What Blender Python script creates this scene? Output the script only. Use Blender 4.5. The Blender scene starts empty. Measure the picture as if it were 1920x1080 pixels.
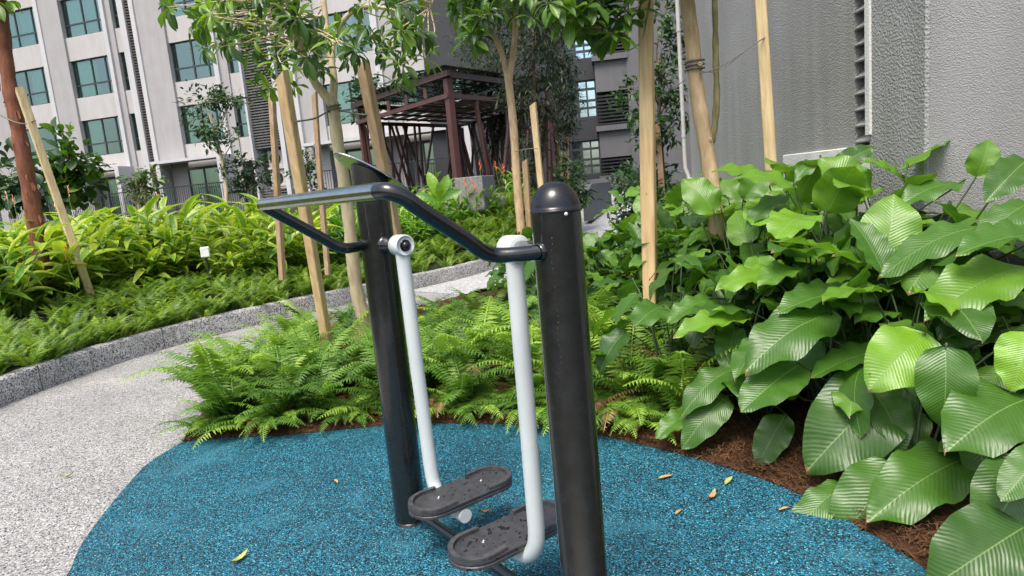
import bpy, math, random
import numpy as np
from mathutils import Vector, Matrix
R_ = math.radians
rnd = random.Random(7)
sc = bpy.context.scene
COL = sc.collection

# ------------------------------------------------------------------ camera, world, sun, exposure
EYE = 1.45
FPX = 1223.0                                   # focal length in pixels of a 1920 wide frame
_nx, _ny = 1679.0 - 960, 8481.0 - 540          # nadir vanishing point: pitch and roll
PITCH = math.atan(FPX / math.hypot(_nx, _ny)); ROLL = math.atan2(_nx, _ny)
FWD = np.array([0, math.cos(PITCH), -math.sin(PITCH)])
_u = np.array([0, math.sin(PITCH), math.cos(PITCH)]); _r = np.array([1.0, 0, 0])
RIGHT = _r * math.cos(ROLL) - _u * math.sin(ROLL)
UP = _r * math.sin(ROLL) + _u * math.cos(ROLL)
EYEP = np.array([0, 0, EYE])
cd = bpy.data.cameras.new('camera'); cam = bpy.data.objects.new('camera', cd); COL.objects.link(cam)
cd.sensor_width = 36.0; cd.lens = FPX / 1920 * 36.0; cd.clip_start = 0.05; cd.clip_end = 600
cam.matrix_world = Matrix(((RIGHT[0], UP[0], -FWD[0], 0), (RIGHT[1], UP[1], -FWD[1], 0), (RIGHT[2], UP[2], -FWD[2], EYE), (0, 0, 0, 1)))
sc.camera = cam
SUN_EL, SUN_AZ = R_(62), R_(205)               # azimuth clockwise from +Y: behind the camera, a little left
w = bpy.data.worlds.new('World'); sc.world = w; w.use_nodes = True
nt = w.node_tree; bg = nt.nodes['Background']; sky = nt.nodes.new('ShaderNodeTexSky')
sky.sky_type = 'NISHITA'; sky.sun_disc = False; sky.sun_elevation = SUN_EL; sky.sun_rotation = SUN_AZ
sky.air_density = 1.0; sky.dust_density = 4.5; sky.ozone_density = 1.0
nt.links.new(sky.outputs[0], bg.inputs[0]); bg.inputs[1].default_value = 0.145
sl = bpy.data.lights.new('sun', 'SUN'); so = bpy.data.objects.new('sun', sl); COL.objects.link(so)
sl.energy = 1.9; sl.angle = R_(24); sl.color = (1.0, 0.96, 0.90)
_sd = Vector((math.sin(SUN_AZ) * math.cos(SUN_EL), math.cos(SUN_AZ) * math.cos(SUN_EL), math.sin(SUN_EL)))
so.rotation_euler = _sd.to_track_quat('Z', 'Y').to_euler()
sc.view_settings.view_transform = 'Standard'; sc.view_settings.look = 'None'
sc.view_settings.exposure = 1.0; sc.view_settings.gamma = 1.0
sc.render.engine = 'CYCLES'
sc.cycles.max_bounces = 8; sc.cycles.transparent_max_bounces = 12

# ------------------------------------------------------------------ measuring: where a sight line meets a real plane
def ray(x, y): return FWD + RIGHT * (x - 960) / FPX + UP * (540 - y) / FPX
def gp(x, y, z=0.0):
    d = ray(x, y); return EYEP + d * (z - EYE) / d[2]
def dp(x, y, Y):
    d = ray(x, y); return EYEP + d * (Y / d[1])
def A3(*a): return np.array(a, float)
def unit(v): v = np.asarray(v, float); return v / np.linalg.norm(v)

# ------------------------------------------------------------------ mesh collector
class G:
    def __init__(s): s.v = []; s.f = []; s.uv = []; s.tone = []; s.n = 0
    def arr(s, v, faces, mi=0, smooth=True, uv=None, tone=0.5):
        v = np.asarray(v, np.float64).reshape(-1, 3)
        s.v.append(v); s.uv.append(np.zeros((len(v), 2)) if uv is None else uv)
        s.tone.append(np.full(len(v), tone) if np.isscalar(tone) else np.asarray(tone))
        for fa in faces:
            fa = np.asarray(fa, np.int64)
            if len(fa): s.f.append((fa + s.n, mi, smooth))
        s.n += len(v); return s
    def inst(s, t, M, tone=0.5, mi=0):
        v = t[0] @ M[:3, :3].T + M[:3, 3]
        return s.arr(v, t[1], mi, True, t[2], tone)
    def box(s, c, size, mi=0, ax=None, bev=0):
        """box by centre and size; ax = three unit axes; optional chamfer"""
        ax = np.eye(3) if ax is None else np.asarray(ax, float)
        h = np.asarray(size, float) / 2
        if bev <= 0:
            sg = np.array([[x, y, z] for z in (-1, 1) for y in (-1, 1) for x in (-1, 1)], float)
            v = (sg * h) @ ax + np.asarray(c, float)
            return s.arr(v, [[[0, 2, 3, 1], [4, 5, 7, 6], [0, 1, 5, 4], [2, 6, 7, 3], [0, 4, 6, 2], [1, 3, 7, 5]]], mi, False)
        b = min(bev, h.min() * .9); v = []; idx = {}
        for x in (-1, 1):
            for y in (-1, 1):
                for z in (-1, 1):
                    for k in range(3):
                        q = np.array([x, y, z]) * (h - b); q[k] = (x, y, z)[k] * h[k]
                        idx[(x, y, z, k)] = len(v); v.append(q)
        f4 = []; f3 = []
        for k in range(3):
            o = [i for i in range(3) if i != k]
            for sgn in (-1, 1):
                cyc = []
                for (a, bb) in ((-1, -1), (1, -1), (1, 1), (-1, 1)):
                    q = [0, 0, 0]; q[k] = sgn; q[o[0]] = a; q[o[1]] = bb; cyc.append(idx[(*q, k)])
                f4.append(cyc)
        for k in range(3):                       # edges along axis k
            o = [i for i in range(3) if i != k]
            for a in (-1, 1):
                for bb in (-1, 1):
                    q0 = [0, 0, 0]; q0[k] = -1; q0[o[0]] = a; q0[o[1]] = bb; q1 = list(q0); q1[k] = 1
                    f4.append([idx[(*q0, o[0])], idx[(*q1, o[0])], idx[(*q1, o[1])], idx[(*q0, o[1])]])
        for x in (-1, 1):
            for y in (-1, 1):
                for z in (-1, 1): f3.append([idx[(x, y, z, k)] for k in range(3)])
        return s.arr(np.array(v) @ ax + np.asarray(c, float), [f4, f3], mi, False)
    def beam(s, p, q, wd, hg, mi=0, up=(0, 0, 1), bev=0):
        p = np.asarray(p, float); q = np.asarray(q, float); d = unit(q - p)
        x = np.cross(d, up); x = unit(x) if np.linalg.norm(x) > 1e-4 else A3(1, 0, 0)
        z = np.cross(x, d)
        return s.box((p + q) / 2, (wd, np.linalg.norm(q - p), hg), mi, [x, d, z], bev)
    def tube(s, pts, rad, n=12, mi=0, caps=True, tone=0.5, smooth=True):
        pts = [np.asarray(p, float) for p in pts]; m = len(pts)
        rad = [rad] * m if np.isscalar(rad) else list(rad)
        T = [unit(pts[min(i + 1, m - 1)] - pts[max(i - 1, 0)]) for i in range(m)]
        a = np.cross(T[0], (0, 0, 1)); a = unit(a) if np.linalg.norm(a) > 1e-3 else A3(1, 0, 0)
        v = []; uv = []; ln = 0
        for i in range(m):
            a = unit(a - T[i] * (a @ T[i])); b = np.cross(T[i], a)
            if i: ln += np.linalg.norm(pts[i] - pts[i - 1])
            for k in range(n):
                t = 2 * math.pi * k / n
                v.append(pts[i] + (a * math.cos(t) + b * math.sin(t)) * rad[i]); uv.append((k / n, ln))
        f = [[i * n + k, i * n + (k + 1) % n, (i + 1) * n + (k + 1) % n, (i + 1) * n + k] for i in range(m - 1) for k in range(n)]
        s.arr(v, [f], mi, smooth, np.array(uv), tone)
        if caps:
            o = s.n
            for i, flip in ((0, True), (m - 1, False)):
                ring = v[i * n:(i + 1) * n]
                s.arr(ring + [pts[i]], [[[n, (k + 1) % n, k] if flip else [n, k, (k + 1) % n] for k in range(n)]], mi, False)
        return s
    def lathe(s, prof, org, axis=(0, 0, 1), n=28, mi=0, smooth=True):
        axis = unit(axis); a = np.cross(axis, (0, 0, 1)); a = unit(a) if np.linalg.norm(a) > 1e-3 else A3(1, 0, 0)
        b = np.cross(axis, a); v = []
        for (r, z) in prof:
            for k in range(n):
                t = 2 * math.pi * k / n
                v.append(np.asarray(org, float) + axis * z + (a * math.cos(t) + b * math.sin(t)) * max(r, 1e-5))
        f = [[i * n + k, i * n + (k + 1) % n, (i + 1) * n + (k + 1) % n, (i + 1) * n + k] for i in range(len(prof) - 1) for k in range(n)]
        return s.arr(v, [f], mi, smooth)
    def slab(s, loop, zb, zt, mi=0, smooth=False):
        """extrude a 2-D/3-D loop from zb to zt (ngon caps as fan-safe polygons)"""
        n = len(loop); v = [(p[0], p[1], zb) for p in loop] + [(p[0], p[1], zt) for p in loop]
        s.arr(v, [[[i, (i + 1) % n, n + (i + 1) % n, n + i] for i in range(n)], [list(range(n, 2 * n))], [list(range(n - 1, -1, -1))]], mi, smooth); return s
    def build(s, name, mats, parent=None):
        v = np.concatenate(s.v); org = ORG.get(parent.name, np.zeros(3)) if parent else np.zeros(3)
        me = bpy.data.meshes.new(name)
        v = v - org
        sizes = []; loops = []; mi = []; sm = []
        for fa, m, smooth in s.f:
            sizes.append(np.full(len(fa), fa.shape[1])); loops.append(fa.ravel()); mi.append(np.full(len(fa), m)); sm.append(np.full(len(fa), smooth))
        sizes = np.concatenate(sizes); loops = np.concatenate(loops); starts = np.concatenate(([0], np.cumsum(sizes)[:-1]))
        me.vertices.add(len(v)); me.vertices.foreach_set('co', v.astype(np.float32).ravel())
        me.loops.add(len(loops)); me.loops.foreach_set('vertex_index', loops.astype(np.int32))
        me.polygons.add(len(sizes)); me.polygons.foreach_set('loop_start', starts.astype(np.int32))
        me.polygons.foreach_set('material_index', np.concatenate(mi).astype(np.int32))
        me.polygons.foreach_set('use_smooth', np.concatenate(sm))
        uvl = me.uv_layers.new(name='UVMap'); uvv = np.concatenate(s.uv)
        uvl.data.foreach_set('uv', uvv[loops].astype(np.float32).ravel())
        at = me.attributes.new('tone', 'FLOAT', 'POINT'); at.data.foreach_set('value', np.concatenate(s.tone).astype(np.float32))
        for m in (mats if isinstance(mats, (list, tuple)) else [mats]): me.materials.append(m)
        me.update(calc_edges=True); me.validate()
        o = bpy.data.objects.new(name, me); COL.objects.link(o)
        if parent: o.parent = parent; ORG[o.name] = org
        return o
ORG = {}
def thing(name, label, cat, loc=(0, 0, 0), group=None):
    o = bpy.data.objects.new(name, None); COL.objects.link(o); o.location = loc; o.empty_display_size = .1
    ORG[o.name] = np.array(loc, float); return tag(o, label, cat, group)
def tag(o, label, cat, group=None):
    o['label'] = label; o['category'] = cat
    if group: o['group'] = group
    return o
def setting(o, kind='structure'): o['kind'] = kind; return o
def dup(root, loc, rotz=0, scale=1, label=None, group=None, tilt=(0, 0)):
    r = root.copy(); COL.objects.link(r); r.location = loc; r.rotation_euler = (tilt[0], tilt[1], rotz)
    r.scale = (scale,) * 3 if np.isscalar(scale) else scale
    if label: r['label'] = label
    if group: r['group'] = group
    for ch in root.children:
        c = ch.copy(); COL.objects.link(c); c.parent = r
    return r
def spline(pts, k=6):
    """Catmull-Rom through points"""
    P = [np.asarray(p, float) for p in pts]; P = [2 * P[0] - P[1]] + P + [2 * P[-1] - P[-2]]; out = []
    for i in range(1, len(P) - 2):
        for j in range(k):
            t = j / k
            out.append(.5 * ((2 * P[i]) + (-P[i - 1] + P[i + 1]) * t + (2 * P[i - 1] - 5 * P[i] + 4 * P[i + 1] - P[i + 2]) * t * t + (-P[i - 1] + 3 * P[i] - 3 * P[i + 1] + P[i + 2]) * t ** 3))
    out.append(P[-2]); return out

# ------------------------------------------------------------------ materials
def newmat(name):
    m = bpy.data.materials.new(name); m.use_nodes = True; t = m.node_tree
    return m, t, t.nodes['Principled BSDF']
def nd(t, typ, **kw):
    n = t.nodes.new(typ)
    for k, v in kw.items(): setattr(n, k, v)
    return n
def ramp(t, fac, stops, interp='LINEAR'):
    r = nd(t, 'ShaderNodeValToRGB'); r.color_ramp.interpolation = interp; e = r.color_ramp.elements
    while len(e) < len(stops): e.new(.5)
    for i, (p, c) in enumerate(stops): e[i].position = p; e[i].color = (*c, 1) if len(c) == 3 else c
    t.links.new(fac, r.inputs[0]); return r.outputs[0]
def coord(t, kind='Object', scale=None):
    c = nd(t, 'ShaderNodeTexCoord').outputs[kind]
    if scale is None: return c
    m = nd(t, 'ShaderNodeMapping'); m.inputs['Scale'].default_value = scale if hasattr(scale, '__len__') else (scale,) * 3
    t.links.new(c, m.inputs[0]); return m.outputs[0]
def noise(t, vec, scale, detail=4, rough=.55):
    n = nd(t, 'ShaderNodeTexNoise'); n.inputs['Scale'].default_value = scale; n.inputs['Detail'].default_value = detail; n.inputs['Roughness'].default_value = rough
    t.links.new(vec, n.inputs['Vector']); return n.outputs['Fac']
def voro(t, vec, scale, feature='F1', out='Distance'):
    n = nd(t, 'ShaderNodeTexVoronoi'); n.feature = feature; n.inputs['Scale'].default_value = scale
    t.links.new(vec, n.inputs['Vector']); return n.outputs[out]
def mix(t, fac, a, b, blend='MIX'):
    m = nd(t, 'ShaderNodeMix', data_type='RGBA', blend_type=blend)
    for sock, val in ((0, fac), (6, a), (7, b)):
        if hasattr(val, 'is_linked'): t.links.new(val, m.inputs[sock])
        else: m.inputs[sock].default_value = val if not hasattr(val, '__len__') else ((*val, 1) if len(val) == 3 else val)
    return m.outputs[2]
def math_(t, op, a, b=None, c=None):
    m = nd(t, 'ShaderNodeMath', operation=op)
    for i, x in enumerate((a, b, c)):
        if x is None: continue
        if hasattr(x, 'is_linked'): t.links.new(x, m.inputs[i])
        else: m.inputs[i].default_value = x
    return m.outputs[0]
def bump(t, b, h, strength=.3, dist=.01):
    n = nd(t, 'ShaderNodeBump'); n.inputs['Strength'].default_value = strength; n.inputs['Distance'].default_value = dist
    t.links.new(h, n.inputs['Height']); t.links.new(n.outputs[0], b.inputs['Normal']); return n
def paint(name, col, rough=.4, metal=0, var=.12, nscale=6, spec=.5, bstr=0, bscale=40, coat=0):
    m, t, b = newmat(name); o = coord(t)
    n = noise(t, o, nscale, 5)
    lo = tuple(c * (1 - var) for c in col); hi = tuple(min(1, c * (1 + var)) for c in col)
    t.links.new(ramp(t, n, [(.3, lo), (.7, hi)]), b.inputs['Base Color'])
    t.links.new(ramp(t, noise(t, o, nscale * 3, 3), [(.3, (max(.02, rough - .06),) * 3), (.7, (rough + .06,) * 3)]), b.inputs['Roughness'])
    b.inputs['Metallic'].default_value = metal; b.inputs['Specular IOR Level'].default_value = spec
    b.inputs['Coat Weight'].default_value = coat; b.inputs['Coat Roughness'].default_value = .08
    if bstr: bump(t, b, noise(t, o, bscale, 4), bstr, .004)
    return m
def leafmat(name, dark, mid, light, rough=.4, veins=None, trans=.35, uvlen=False, edge=None, spec=.5, worn=False):
    """dark/mid/light: hue of old / ordinary / young leaves, chosen per leaf by 'tone'"""
    m, t, b = newmat(name)
    a = nd(t, 'ShaderNodeAttribute', attribute_name='tone').outputs['Fac']
    c = ramp(t, a, [(0, dark), (.5, mid), (1, light)])
    o = coord(t); c = mix(t, .35, c, ramp(t, noise(t, o, 14, 3), [(.3, (.55, .6, .5)), (.7, (1.15, 1.1, 1.1))]), 'MULTIPLY')
    uv = nd(t, 'ShaderNodeTexCoord').outputs['UV']; sp = nd(t, 'ShaderNodeSeparateXYZ'); t.links.new(uv, sp.inputs[0])
    ax = math_(t, 'ABSOLUTE', math_(t, 'SUBTRACT', sp.outputs[0], .5))
    if veins:
        s = math_(t, 'SUBTRACT', sp.outputs[1], math_(t, 'MULTIPLY', ax, veins[1]))
        s = math_(t, 'ADD', s, math_(t, 'MULTIPLY', noise(t, o, 9, 2), .05))
        wv = math_(t, 'SINE', math_(t, 'MULTIPLY', s, veins[0] * 2 * math.pi))
        w2 = math_(t, 'SINE', math_(t, 'MULTIPLY', s, veins[0] * .62 * math.pi))
        hgt = math_(t, 'ADD', wv, math_(t, 'MULTIPLY', w2, .9))
        c = mix(t, math_(t, 'MULTIPLY_ADD', wv, .045, .07), c, tuple(min(1, x * 1.75) for x in mid))
        bump(t, b, hgt, veins[2], .004)
        mid_ = math_(t, 'LESS_THAN', ax, .0055)
        c = mix(t, math_(t, 'MULTIPLY', mid_, .6), c, (.22, .34, .10))
    if edge:
        sel = math_(t, 'GREATER_THAN', math_(t, 'ADD', ax, math_(t, 'MULTIPLY', noise(t, uv, 9, 2), .10)), edge[0])
        c = mix(t, math_(t, 'MULTIPLY', sel, .6), c, edge[1])
    if worn:                                    # brown specks, torn pale rims and a thin film of dust
        sx = noise(t, o, 46, 3, .6); c = mix(t, ramp(t, sx, [(.70, (0, 0, 0)), (.75, (.75,) * 3)]), c, (.075, .05, .02))
        s2 = noise(t, o, 7, 4, .6); c = mix(t, ramp(t, s2, [(.52, (0, 0, 0)), (.8, (.30,) * 3)]), c, (.16, .22, .12))
        rim = math_(t, 'GREATER_THAN', math_(t, 'ADD', sp.outputs[1], math_(t, 'MULTIPLY', noise(t, o, 30, 3), .08)), 1.015); c = mix(t, math_(t, 'MULTIPLY', rim, .7), c, (.22, .15, .06))
    t.links.new(c, b.inputs['Base Color']); b.inputs['Roughness'].default_value = rough; b.inputs['Specular IOR Level'].default_value = spec
    tr = nd(t, 'ShaderNodeBsdfTranslucent'); t.links.new(mix(t, 1, c, (1.5, 1.6, .7), 'MULTIPLY'), tr.inputs[0])
    ms = nd(t, 'ShaderNodeMixShader'); ms.inputs[0].default_value = trans
    t.links.new(b.outputs[0], ms.inputs[1]); t.links.new(tr.outputs[0], ms.inputs[2])
    t.links.new(ms.outputs[0], t.nodes['Material Output'].inputs[0]); return m
def wood(name, a, b_, rough=.75, grain=(40, 40, 3), knots=True):
    m, t, b = newmat(name); o = coord(t, 'Object', grain)
    c = ramp(t, noise(t, o, 1.0, 5, .6), [(.28, a), (.72, b_)])
    if knots:
        k = noise(t, coord(t, 'Object', (14, 14, 5)), 1, 2)
        c = mix(t, math_(t, 'MULTIPLY', math_(t, 'GREATER_THAN', k, .745), .5), c, tuple(x * .35 for x in a))
    big = noise(t, coord(t), 1.7, 2); c = mix(t, .6, c, ramp(t, big, [(.3, (.7, .64, .56)), (.7, (1.1, 1.08, 1.05))]), 'MULTIPLY')
    t.links.new(c, b.inputs['Base Color']); b.inputs['Roughness'].default_value = rough; b.inputs['Specular IOR Level'].default_value = .25
    bump(t, b, noise(t, o, 1.4, 5), .5, .004); return m
def stucco(name, col, scale, strength, var=.08, dist=.012, dirt=.66):
    m, t, b = newmat(name); o = coord(t)
    h = math_(t, 'ADD', noise(t, o, scale, 3, .5), math_(t, 'MULTIPLY', ramp(t, voro(t, o, scale * .9, 'SMOOTH_F1'), [(.1, (1, 1, 1)), (.55, (0, 0, 0))]), .5))
    c = ramp(t, noise(t, o, 1.3, 5), [(.3, tuple(x * (1 - var) for x in col)), (.7, tuple(x * (1 + var) for x in col))])
    streak = noise(t, coord(t, 'Object', (5, 5, .5)), 1, 4)
    c = mix(t, .35, c, ramp(t, streak, [(.33, (dirt, dirt, dirt * .97)), (.6, (1.06, 1.06, 1.06))]), 'MULTIPLY')
    t.links.new(c, b.inputs['Base Color']); b.inputs['Roughness'].default_value = .7; b.inputs['Specular IOR Level'].default_value = .35
    bump(t, b, h, strength, dist); return m
def granules(name, stops, scale, rough=.6, bstr=.6, bdist=.006, dirt=(.9, 1.06), spec=.4, stain=None):
    """a surface of bound grains: every grain its own flat colour"""
    m, t, b = newmat(name); o = coord(t)
    v = nd(t, 'ShaderNodeTexVoronoi'); v.inputs['Scale'].default_value = scale; t.links.new(o, v.inputs['Vector'])
    sp = nd(t, 'ShaderNodeSeparateColor'); t.links.new(v.outputs['Color'], sp.inputs[0])
    c = ramp(t, sp.outputs[0], stops, 'CONSTANT')
    c = mix(t, .7, c, ramp(t, noise(t, o, 1.6, 5), [(.32, (dirt[0],) * 3), (.68, (dirt[1],) * 3)]), 'MULTIPLY')
    if stain:                                   # worn or stained patches with a shape of their own
        n2 = noise(t, o, stain[1], 6, .62); c = mix(t, ramp(t, n2, [(stain[2], (0, 0, 0)), (stain[2] + .14, (stain[3],) * 3)]), c, stain[0])
        n3 = noise(t, coord(t, 'Object', (7, 2.5, 4)), 1, 5, .7); c = mix(t, ramp(t, n3, [(.60, (0, 0, 0)), (.72, (.35,) * 3)]), c, tuple(x * .35 for x in stain[0]))
    t.links.new(c, b.inputs['Base Color']); b.inputs['Roughness'].default_value = rough; b.inputs['Specular IOR Level'].default_value = spec
    h = math_(t, 'ADD', math_(t, 'MULTIPLY', sp.outputs[1], .5), math_(t, 'SUBTRACT', 1, v.outputs['Distance']))
    bump(t, b, h, bstr, bdist); return m

M = {}
M['rubber'] = granules('blue_rubber', [(0, (.003, .008, .012)), (.24, (.005, .035, .055)), (.44, (.007, .10, .15)), (.66, (.011, .155, .24)), (.86, (.03, .265, .37)), (.96, (.14, .42, .48))], 190, .5, .8, .006, (.70, 1.15), stain=((.05, .22, .29), 2.2, .54, .42))
M['path'] = granules('pebble_wash', [(0, (.045, .045, .045)), (.13, (.17, .165, .16)), (.30, (.25, .245, .235)), (.6, (.34, .335, .318)), (.85, (.46, .455, .44))], 140, .7, .5, .005, (.80, 1.06), stain=((.50, .48, .36), 1.1, .56, .45))
M['kerb'] = granules('pebble_wash_kerb', [(0, (.05, .05, .05)), (.18, (.22, .215, .21)), (.45, (.40, .395, .38)), (.8, (.54, .53, .51))], 100, .75, .5, .005, (.62, 1.1), stain=((.16, .165, .13), 2.6, .55, .5))
def soilmat():
    m, t, b = newmat('bark_mulch'); o = coord(t)
    st = noise(t, coord(t, 'Object', (60, 14, 30)), 1, 5, .7)
    c = ramp(t, st, [(.3, (.02, .011, .006)), (.5, (.075, .036, .018)), (.75, (.18, .095, .045))])
    c = mix(t, .6, c, ramp(t, noise(t, o, 3, 4), [(.3, (.55, .5, .5)), (.7, (1.2, 1.15, 1.1))]), 'MULTIPLY')
    t.links.new(c, b.inputs['Base Color']); b.inputs['Roughness'].default_value = .95; b.inputs['Specular IOR Level'].default_value = .15
    bump(t, b, math_(t, 'ADD', st, noise(t, o, 25, 4)), 1, .03); return m
M['soil'] = soilmat()
M['straw'] = wood('coir_fibre', (.045, .022, .011), (.15, .078, .034), .9, (8, 8, 8), False)
M['black'] = paint('black_gloss_paint', (.006, .0065, .007), .24, 0, .25, 9, .5, .03, 90, .55)
M['blacktop'] = paint('cap_black', (.009, .009, .0095), .24, 0, .2, 9, .5, 0, 40, 0)
M['white'] = paint('white_powder_coat', (.50, .535, .53), .36, 0, .06, 5, .5, .02, 120)
M['chrome'] = paint('brushed_steel', (.42, .42, .40), .16, 1, .1, 20, .5)
M['steel'] = paint('galvanised_bolt', (.42, .42, .42), .3, 1, .1, 60)
def pedalmat():
    m, t, b = newmat('wet_grey_plastic'); o = coord(t)
    n = noise(t, coord(t, 'Object', (58, 34, 58)), 1, 2, .5); wet = math_(t, 'GREATER_THAN', n, .63)
    c = mix(t, wet, ramp(t, noise(t, o, 30, 4), [(.3, (.030, .030, .032)), (.7, (.052, .052, .055))]), (.008, .008, .009))
    t.links.new(c, b.inputs['Base Color']); t.links.new(math_(t, 'MULTIPLY_ADD', wet, -.3, .42), b.inputs['Roughness']); bump(t, b, noise(t, o, 260, 2), .15, .002); return m
M['pedal'] = pedalmat()
M['pedalrim'] = paint('worn_grey_plastic', (.05, .05, .052), .42, 0, .4, 40, .5, .2, 160)
M['stucco'] = stucco('grey_spray_render', (.275, .272, .262), 100, .8, .10, .008)
M['stucco_p'] = stucco('grey_spray_render_coarse', (.285, .283, .272), 75, .85, .08, .010)
M['stucco_l'] = stucco('pale_spray_render', (.235, .233, .232), 150, .8, .10, .006)
M['whitewall'] = stucco('white_render', (.66, .66, .63), 90, .3, .08)
M['fac_l'] = stucco('facade_pale', (.42, .405, .395), 20, .06, .05, .012, .86)
M['fac_g'] = stucco('facade_grey', (.335, .325, .322), 20, .06, .05, .012, .86)
M['fac_w'] = stucco('facade_white', (.47, .465, .47), 20, .04, .04, .012, .86)
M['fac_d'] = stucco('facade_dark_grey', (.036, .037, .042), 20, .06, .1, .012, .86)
M['fac_m'] = stucco('facade_mid_grey', (.115, .114, .118), 20, .06, .08, .012, .86)
M['fac_b'] = stucco('facade_brown', (.12, .085, .065), 20, .05, .08, .012, .86)
M['frame'] = paint('dark_window_frame', (.035, .045, .045), .4, 0, .1)
M['slat'] = paint('brown_louvre', (.085, .075, .068), .5, 0, .15)
M['slatg'] = paint('grey_louvre', (.13, .125, .12), .55, 0, .12)
M['rail'] = paint('black_rail', (.02, .02, .022), .4)
def glassmat(name, tint):
    m, t, b = newmat(name)
    tr = nd(t, 'ShaderNodeBsdfTransparent'); tr.inputs[0].default_value = (*tint, 1)
    gl = nd(t, 'ShaderNodeBsdfGlossy'); gl.inputs[0].default_value = (.74, 1, .93, 1); gl.inputs['Roughness'].default_value = .03
    fr = nd(t, 'ShaderNodeFresnel'); fr.inputs[0].default_value = 2.8
    bump_ = nd(t, 'ShaderNodeBump'); bump_.inputs['Strength'].default_value = .02
    t.links.new(noise(t, coord(t), .8, 2), bump_.inputs['Height']); t.links.new(bump_.outputs[0], gl.inputs['Normal'])
    ms = nd(t, 'ShaderNodeMixShader'); t.links.new(fr.outputs[0], ms.inputs[0]); t.links.new(tr.outputs[0], ms.inputs[1]); t.links.new(gl.outputs[0], ms.inputs[2])
    t.links.new(ms.outputs[0], t.nodes['Material Output'].inputs[0]); return m
M['glass'] = glassmat('green_tinted_glass', (.56, 1.0, .84))
M['clear'] = glassmat('clear_glass', (.93, .96, .97))
M['curtain'] = paint('curtain_cloth', (.80, .82, .76), .9, 0, .05)
M['room'] = paint('room_wall', (.78, .80, .78), .9, 0, .25, .35)
M['perg'] = paint('maroon_steel', (.085, .034, .030), .42, 0, .15, 5)
M['polyc'] = paint('roof_sheet', (.10, .11, .115), .3, 0, .1)
M['conc'] = stucco('raw_concrete', (.33, .32, .30), 30, .1, .2)
M['concr'] = granules('rust_stained_concrete', [(0, (.19, .185, .175)), (.4, (.23, .225, .21)), (.8, (.27, .262, .25))], 40, .85, .15, .003, (.8, 1.1), stain=((.36, .13, .05), 3.2, .62, .6))
M['concd'] = stucco('dark_concrete', (.12, .12, .125), 30, .1, .15)
M['lawn'] = paint('planted_soil', (.028, .036, .014), .95, 0, .5, 3, .2, .8, 20)
M['ramp'] = granules('far_path', [(0, (.2, .2, .2)), (.3, (.36, .36, .36)), (.7, (.48, .48, .47))], 60, .8, .3)
M['stake'] = wood('raw_stake_wood', (.46, .31, .15), (.70, .53, .30))
M['stake2'] = wood('pale_stake_wood', (.50, .37, .20), (.76, .62, .38))
M['stakeg'] = wood('grey_stake_wood', (.30, .20, .12), (.52, .38, .24))
M['bark'] = wood('pale_bark', (.42, .34, .21), (.70, .60, .42), .85, (26, 26, 5))
M['bark_o'] = wood('orange_bark', (.38, .26, .15), (.64, .49, .31), .8, (26, 26, 6))
M['bark_r'] = wood('red_brown_bark', (.12, .045, .028), (.27, .115, .07), .85, (24, 24, 6))
M['bark_d'] = wood('dark_bark', (.06, .045, .03), (.15, .11, .08), .9, (24, 24, 6))
M['bark_g'] = wood('mossy_bark', (.10, .10, .04), (.26, .23, .12), .9, (30, 30, 8))
M['wire'] = paint('tie_wire', (.16, .145, .125), .5, .3)
M['cala'] = leafmat('calathea_leaf', (.024, .066, .011), (.058, .150, .016), (.19, .38, .022), .36, (25, .80, .17), .30, spec=.55, worn=True)
M['calastem'] = leafmat('calathea_stem', (.03, .055, .02), (.06, .10, .035), (.10, .17, .05), .5, None, .1)
M['fern'] = leafmat('fern_frond', (.058, .130, .020), (.140, .285, .036), (.33, .49, .07), .5, None, .34)
M['fernd'] = leafmat('dry_fern_frond', (.13, .065, .025), (.22, .13, .05), (.36, .28, .10), .7, None, .2)
M['fernb'] = leafmat('bank_fern_frond', (.055, .115, .018), (.14, .25, .032), (.30, .42, .055), .5, None, .34)
M['ging'] = leafmat('ginger_leaf', (.042, .125, .014), (.12, .265, .020), (.42, .52, .055), .38, (7, .3, .2), .32, edge=(.115, (.50, .52, .09)))
M['ging2'] = leafmat('green_ginger_leaf', (.030, .10, .012), (.085, .23, .018), (.24, .38, .03), .38, (7, .3, .2), .32)
M['gstem'] = leafmat('ginger_stem', (.06, .10, .02), (.12, .2, .04), (.2, .28, .06), .5, None, .1)
M['flower'] = paint('orange_bract', (.75, .12, .03), .5, 0, .2, 20)
M['flowerp'] = paint('pale_pink_bract', (.80, .36, .25), .5, 0, .2, 20)
M['tleaf'] = leafmat('tree_leaf', (.025, .060, .012), (.062, .140, .020), (.22, .36, .035), .35, (14, .8, .09), .34)
M['tleafd'] = leafmat('distant_tree_leaf', (.018, .050, .016), (.032, .085, .022), (.08, .16, .035), .5, None, .25)
M['tleafk'] = leafmat('dark_fine_leaf', (.016, .030, .015), (.028, .050, .022), (.055, .085, .03), .55, None, .2)
M['tleafy'] = leafmat('olive_leaf', (.035, .075, .018), (.07, .13, .028), (.20, .27, .07), .5, None, .25)
M['drop'] = paint('fallen_leaf', (.42, .25, .09), .6, 0, .3, 50)
M['dropg'] = paint('fallen_green_leaf', (.34, .36, .09), .6, 0, .3, 50)
M['lampw'] = paint('white_lamp_box', (.72, .74, .75), .4)
M['ac'] = paint('air_con_case', (.42, .41, .38), .5)
M['polyt'] = glassmat('clear_roof_sheet', (.62, .63, .62))
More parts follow.
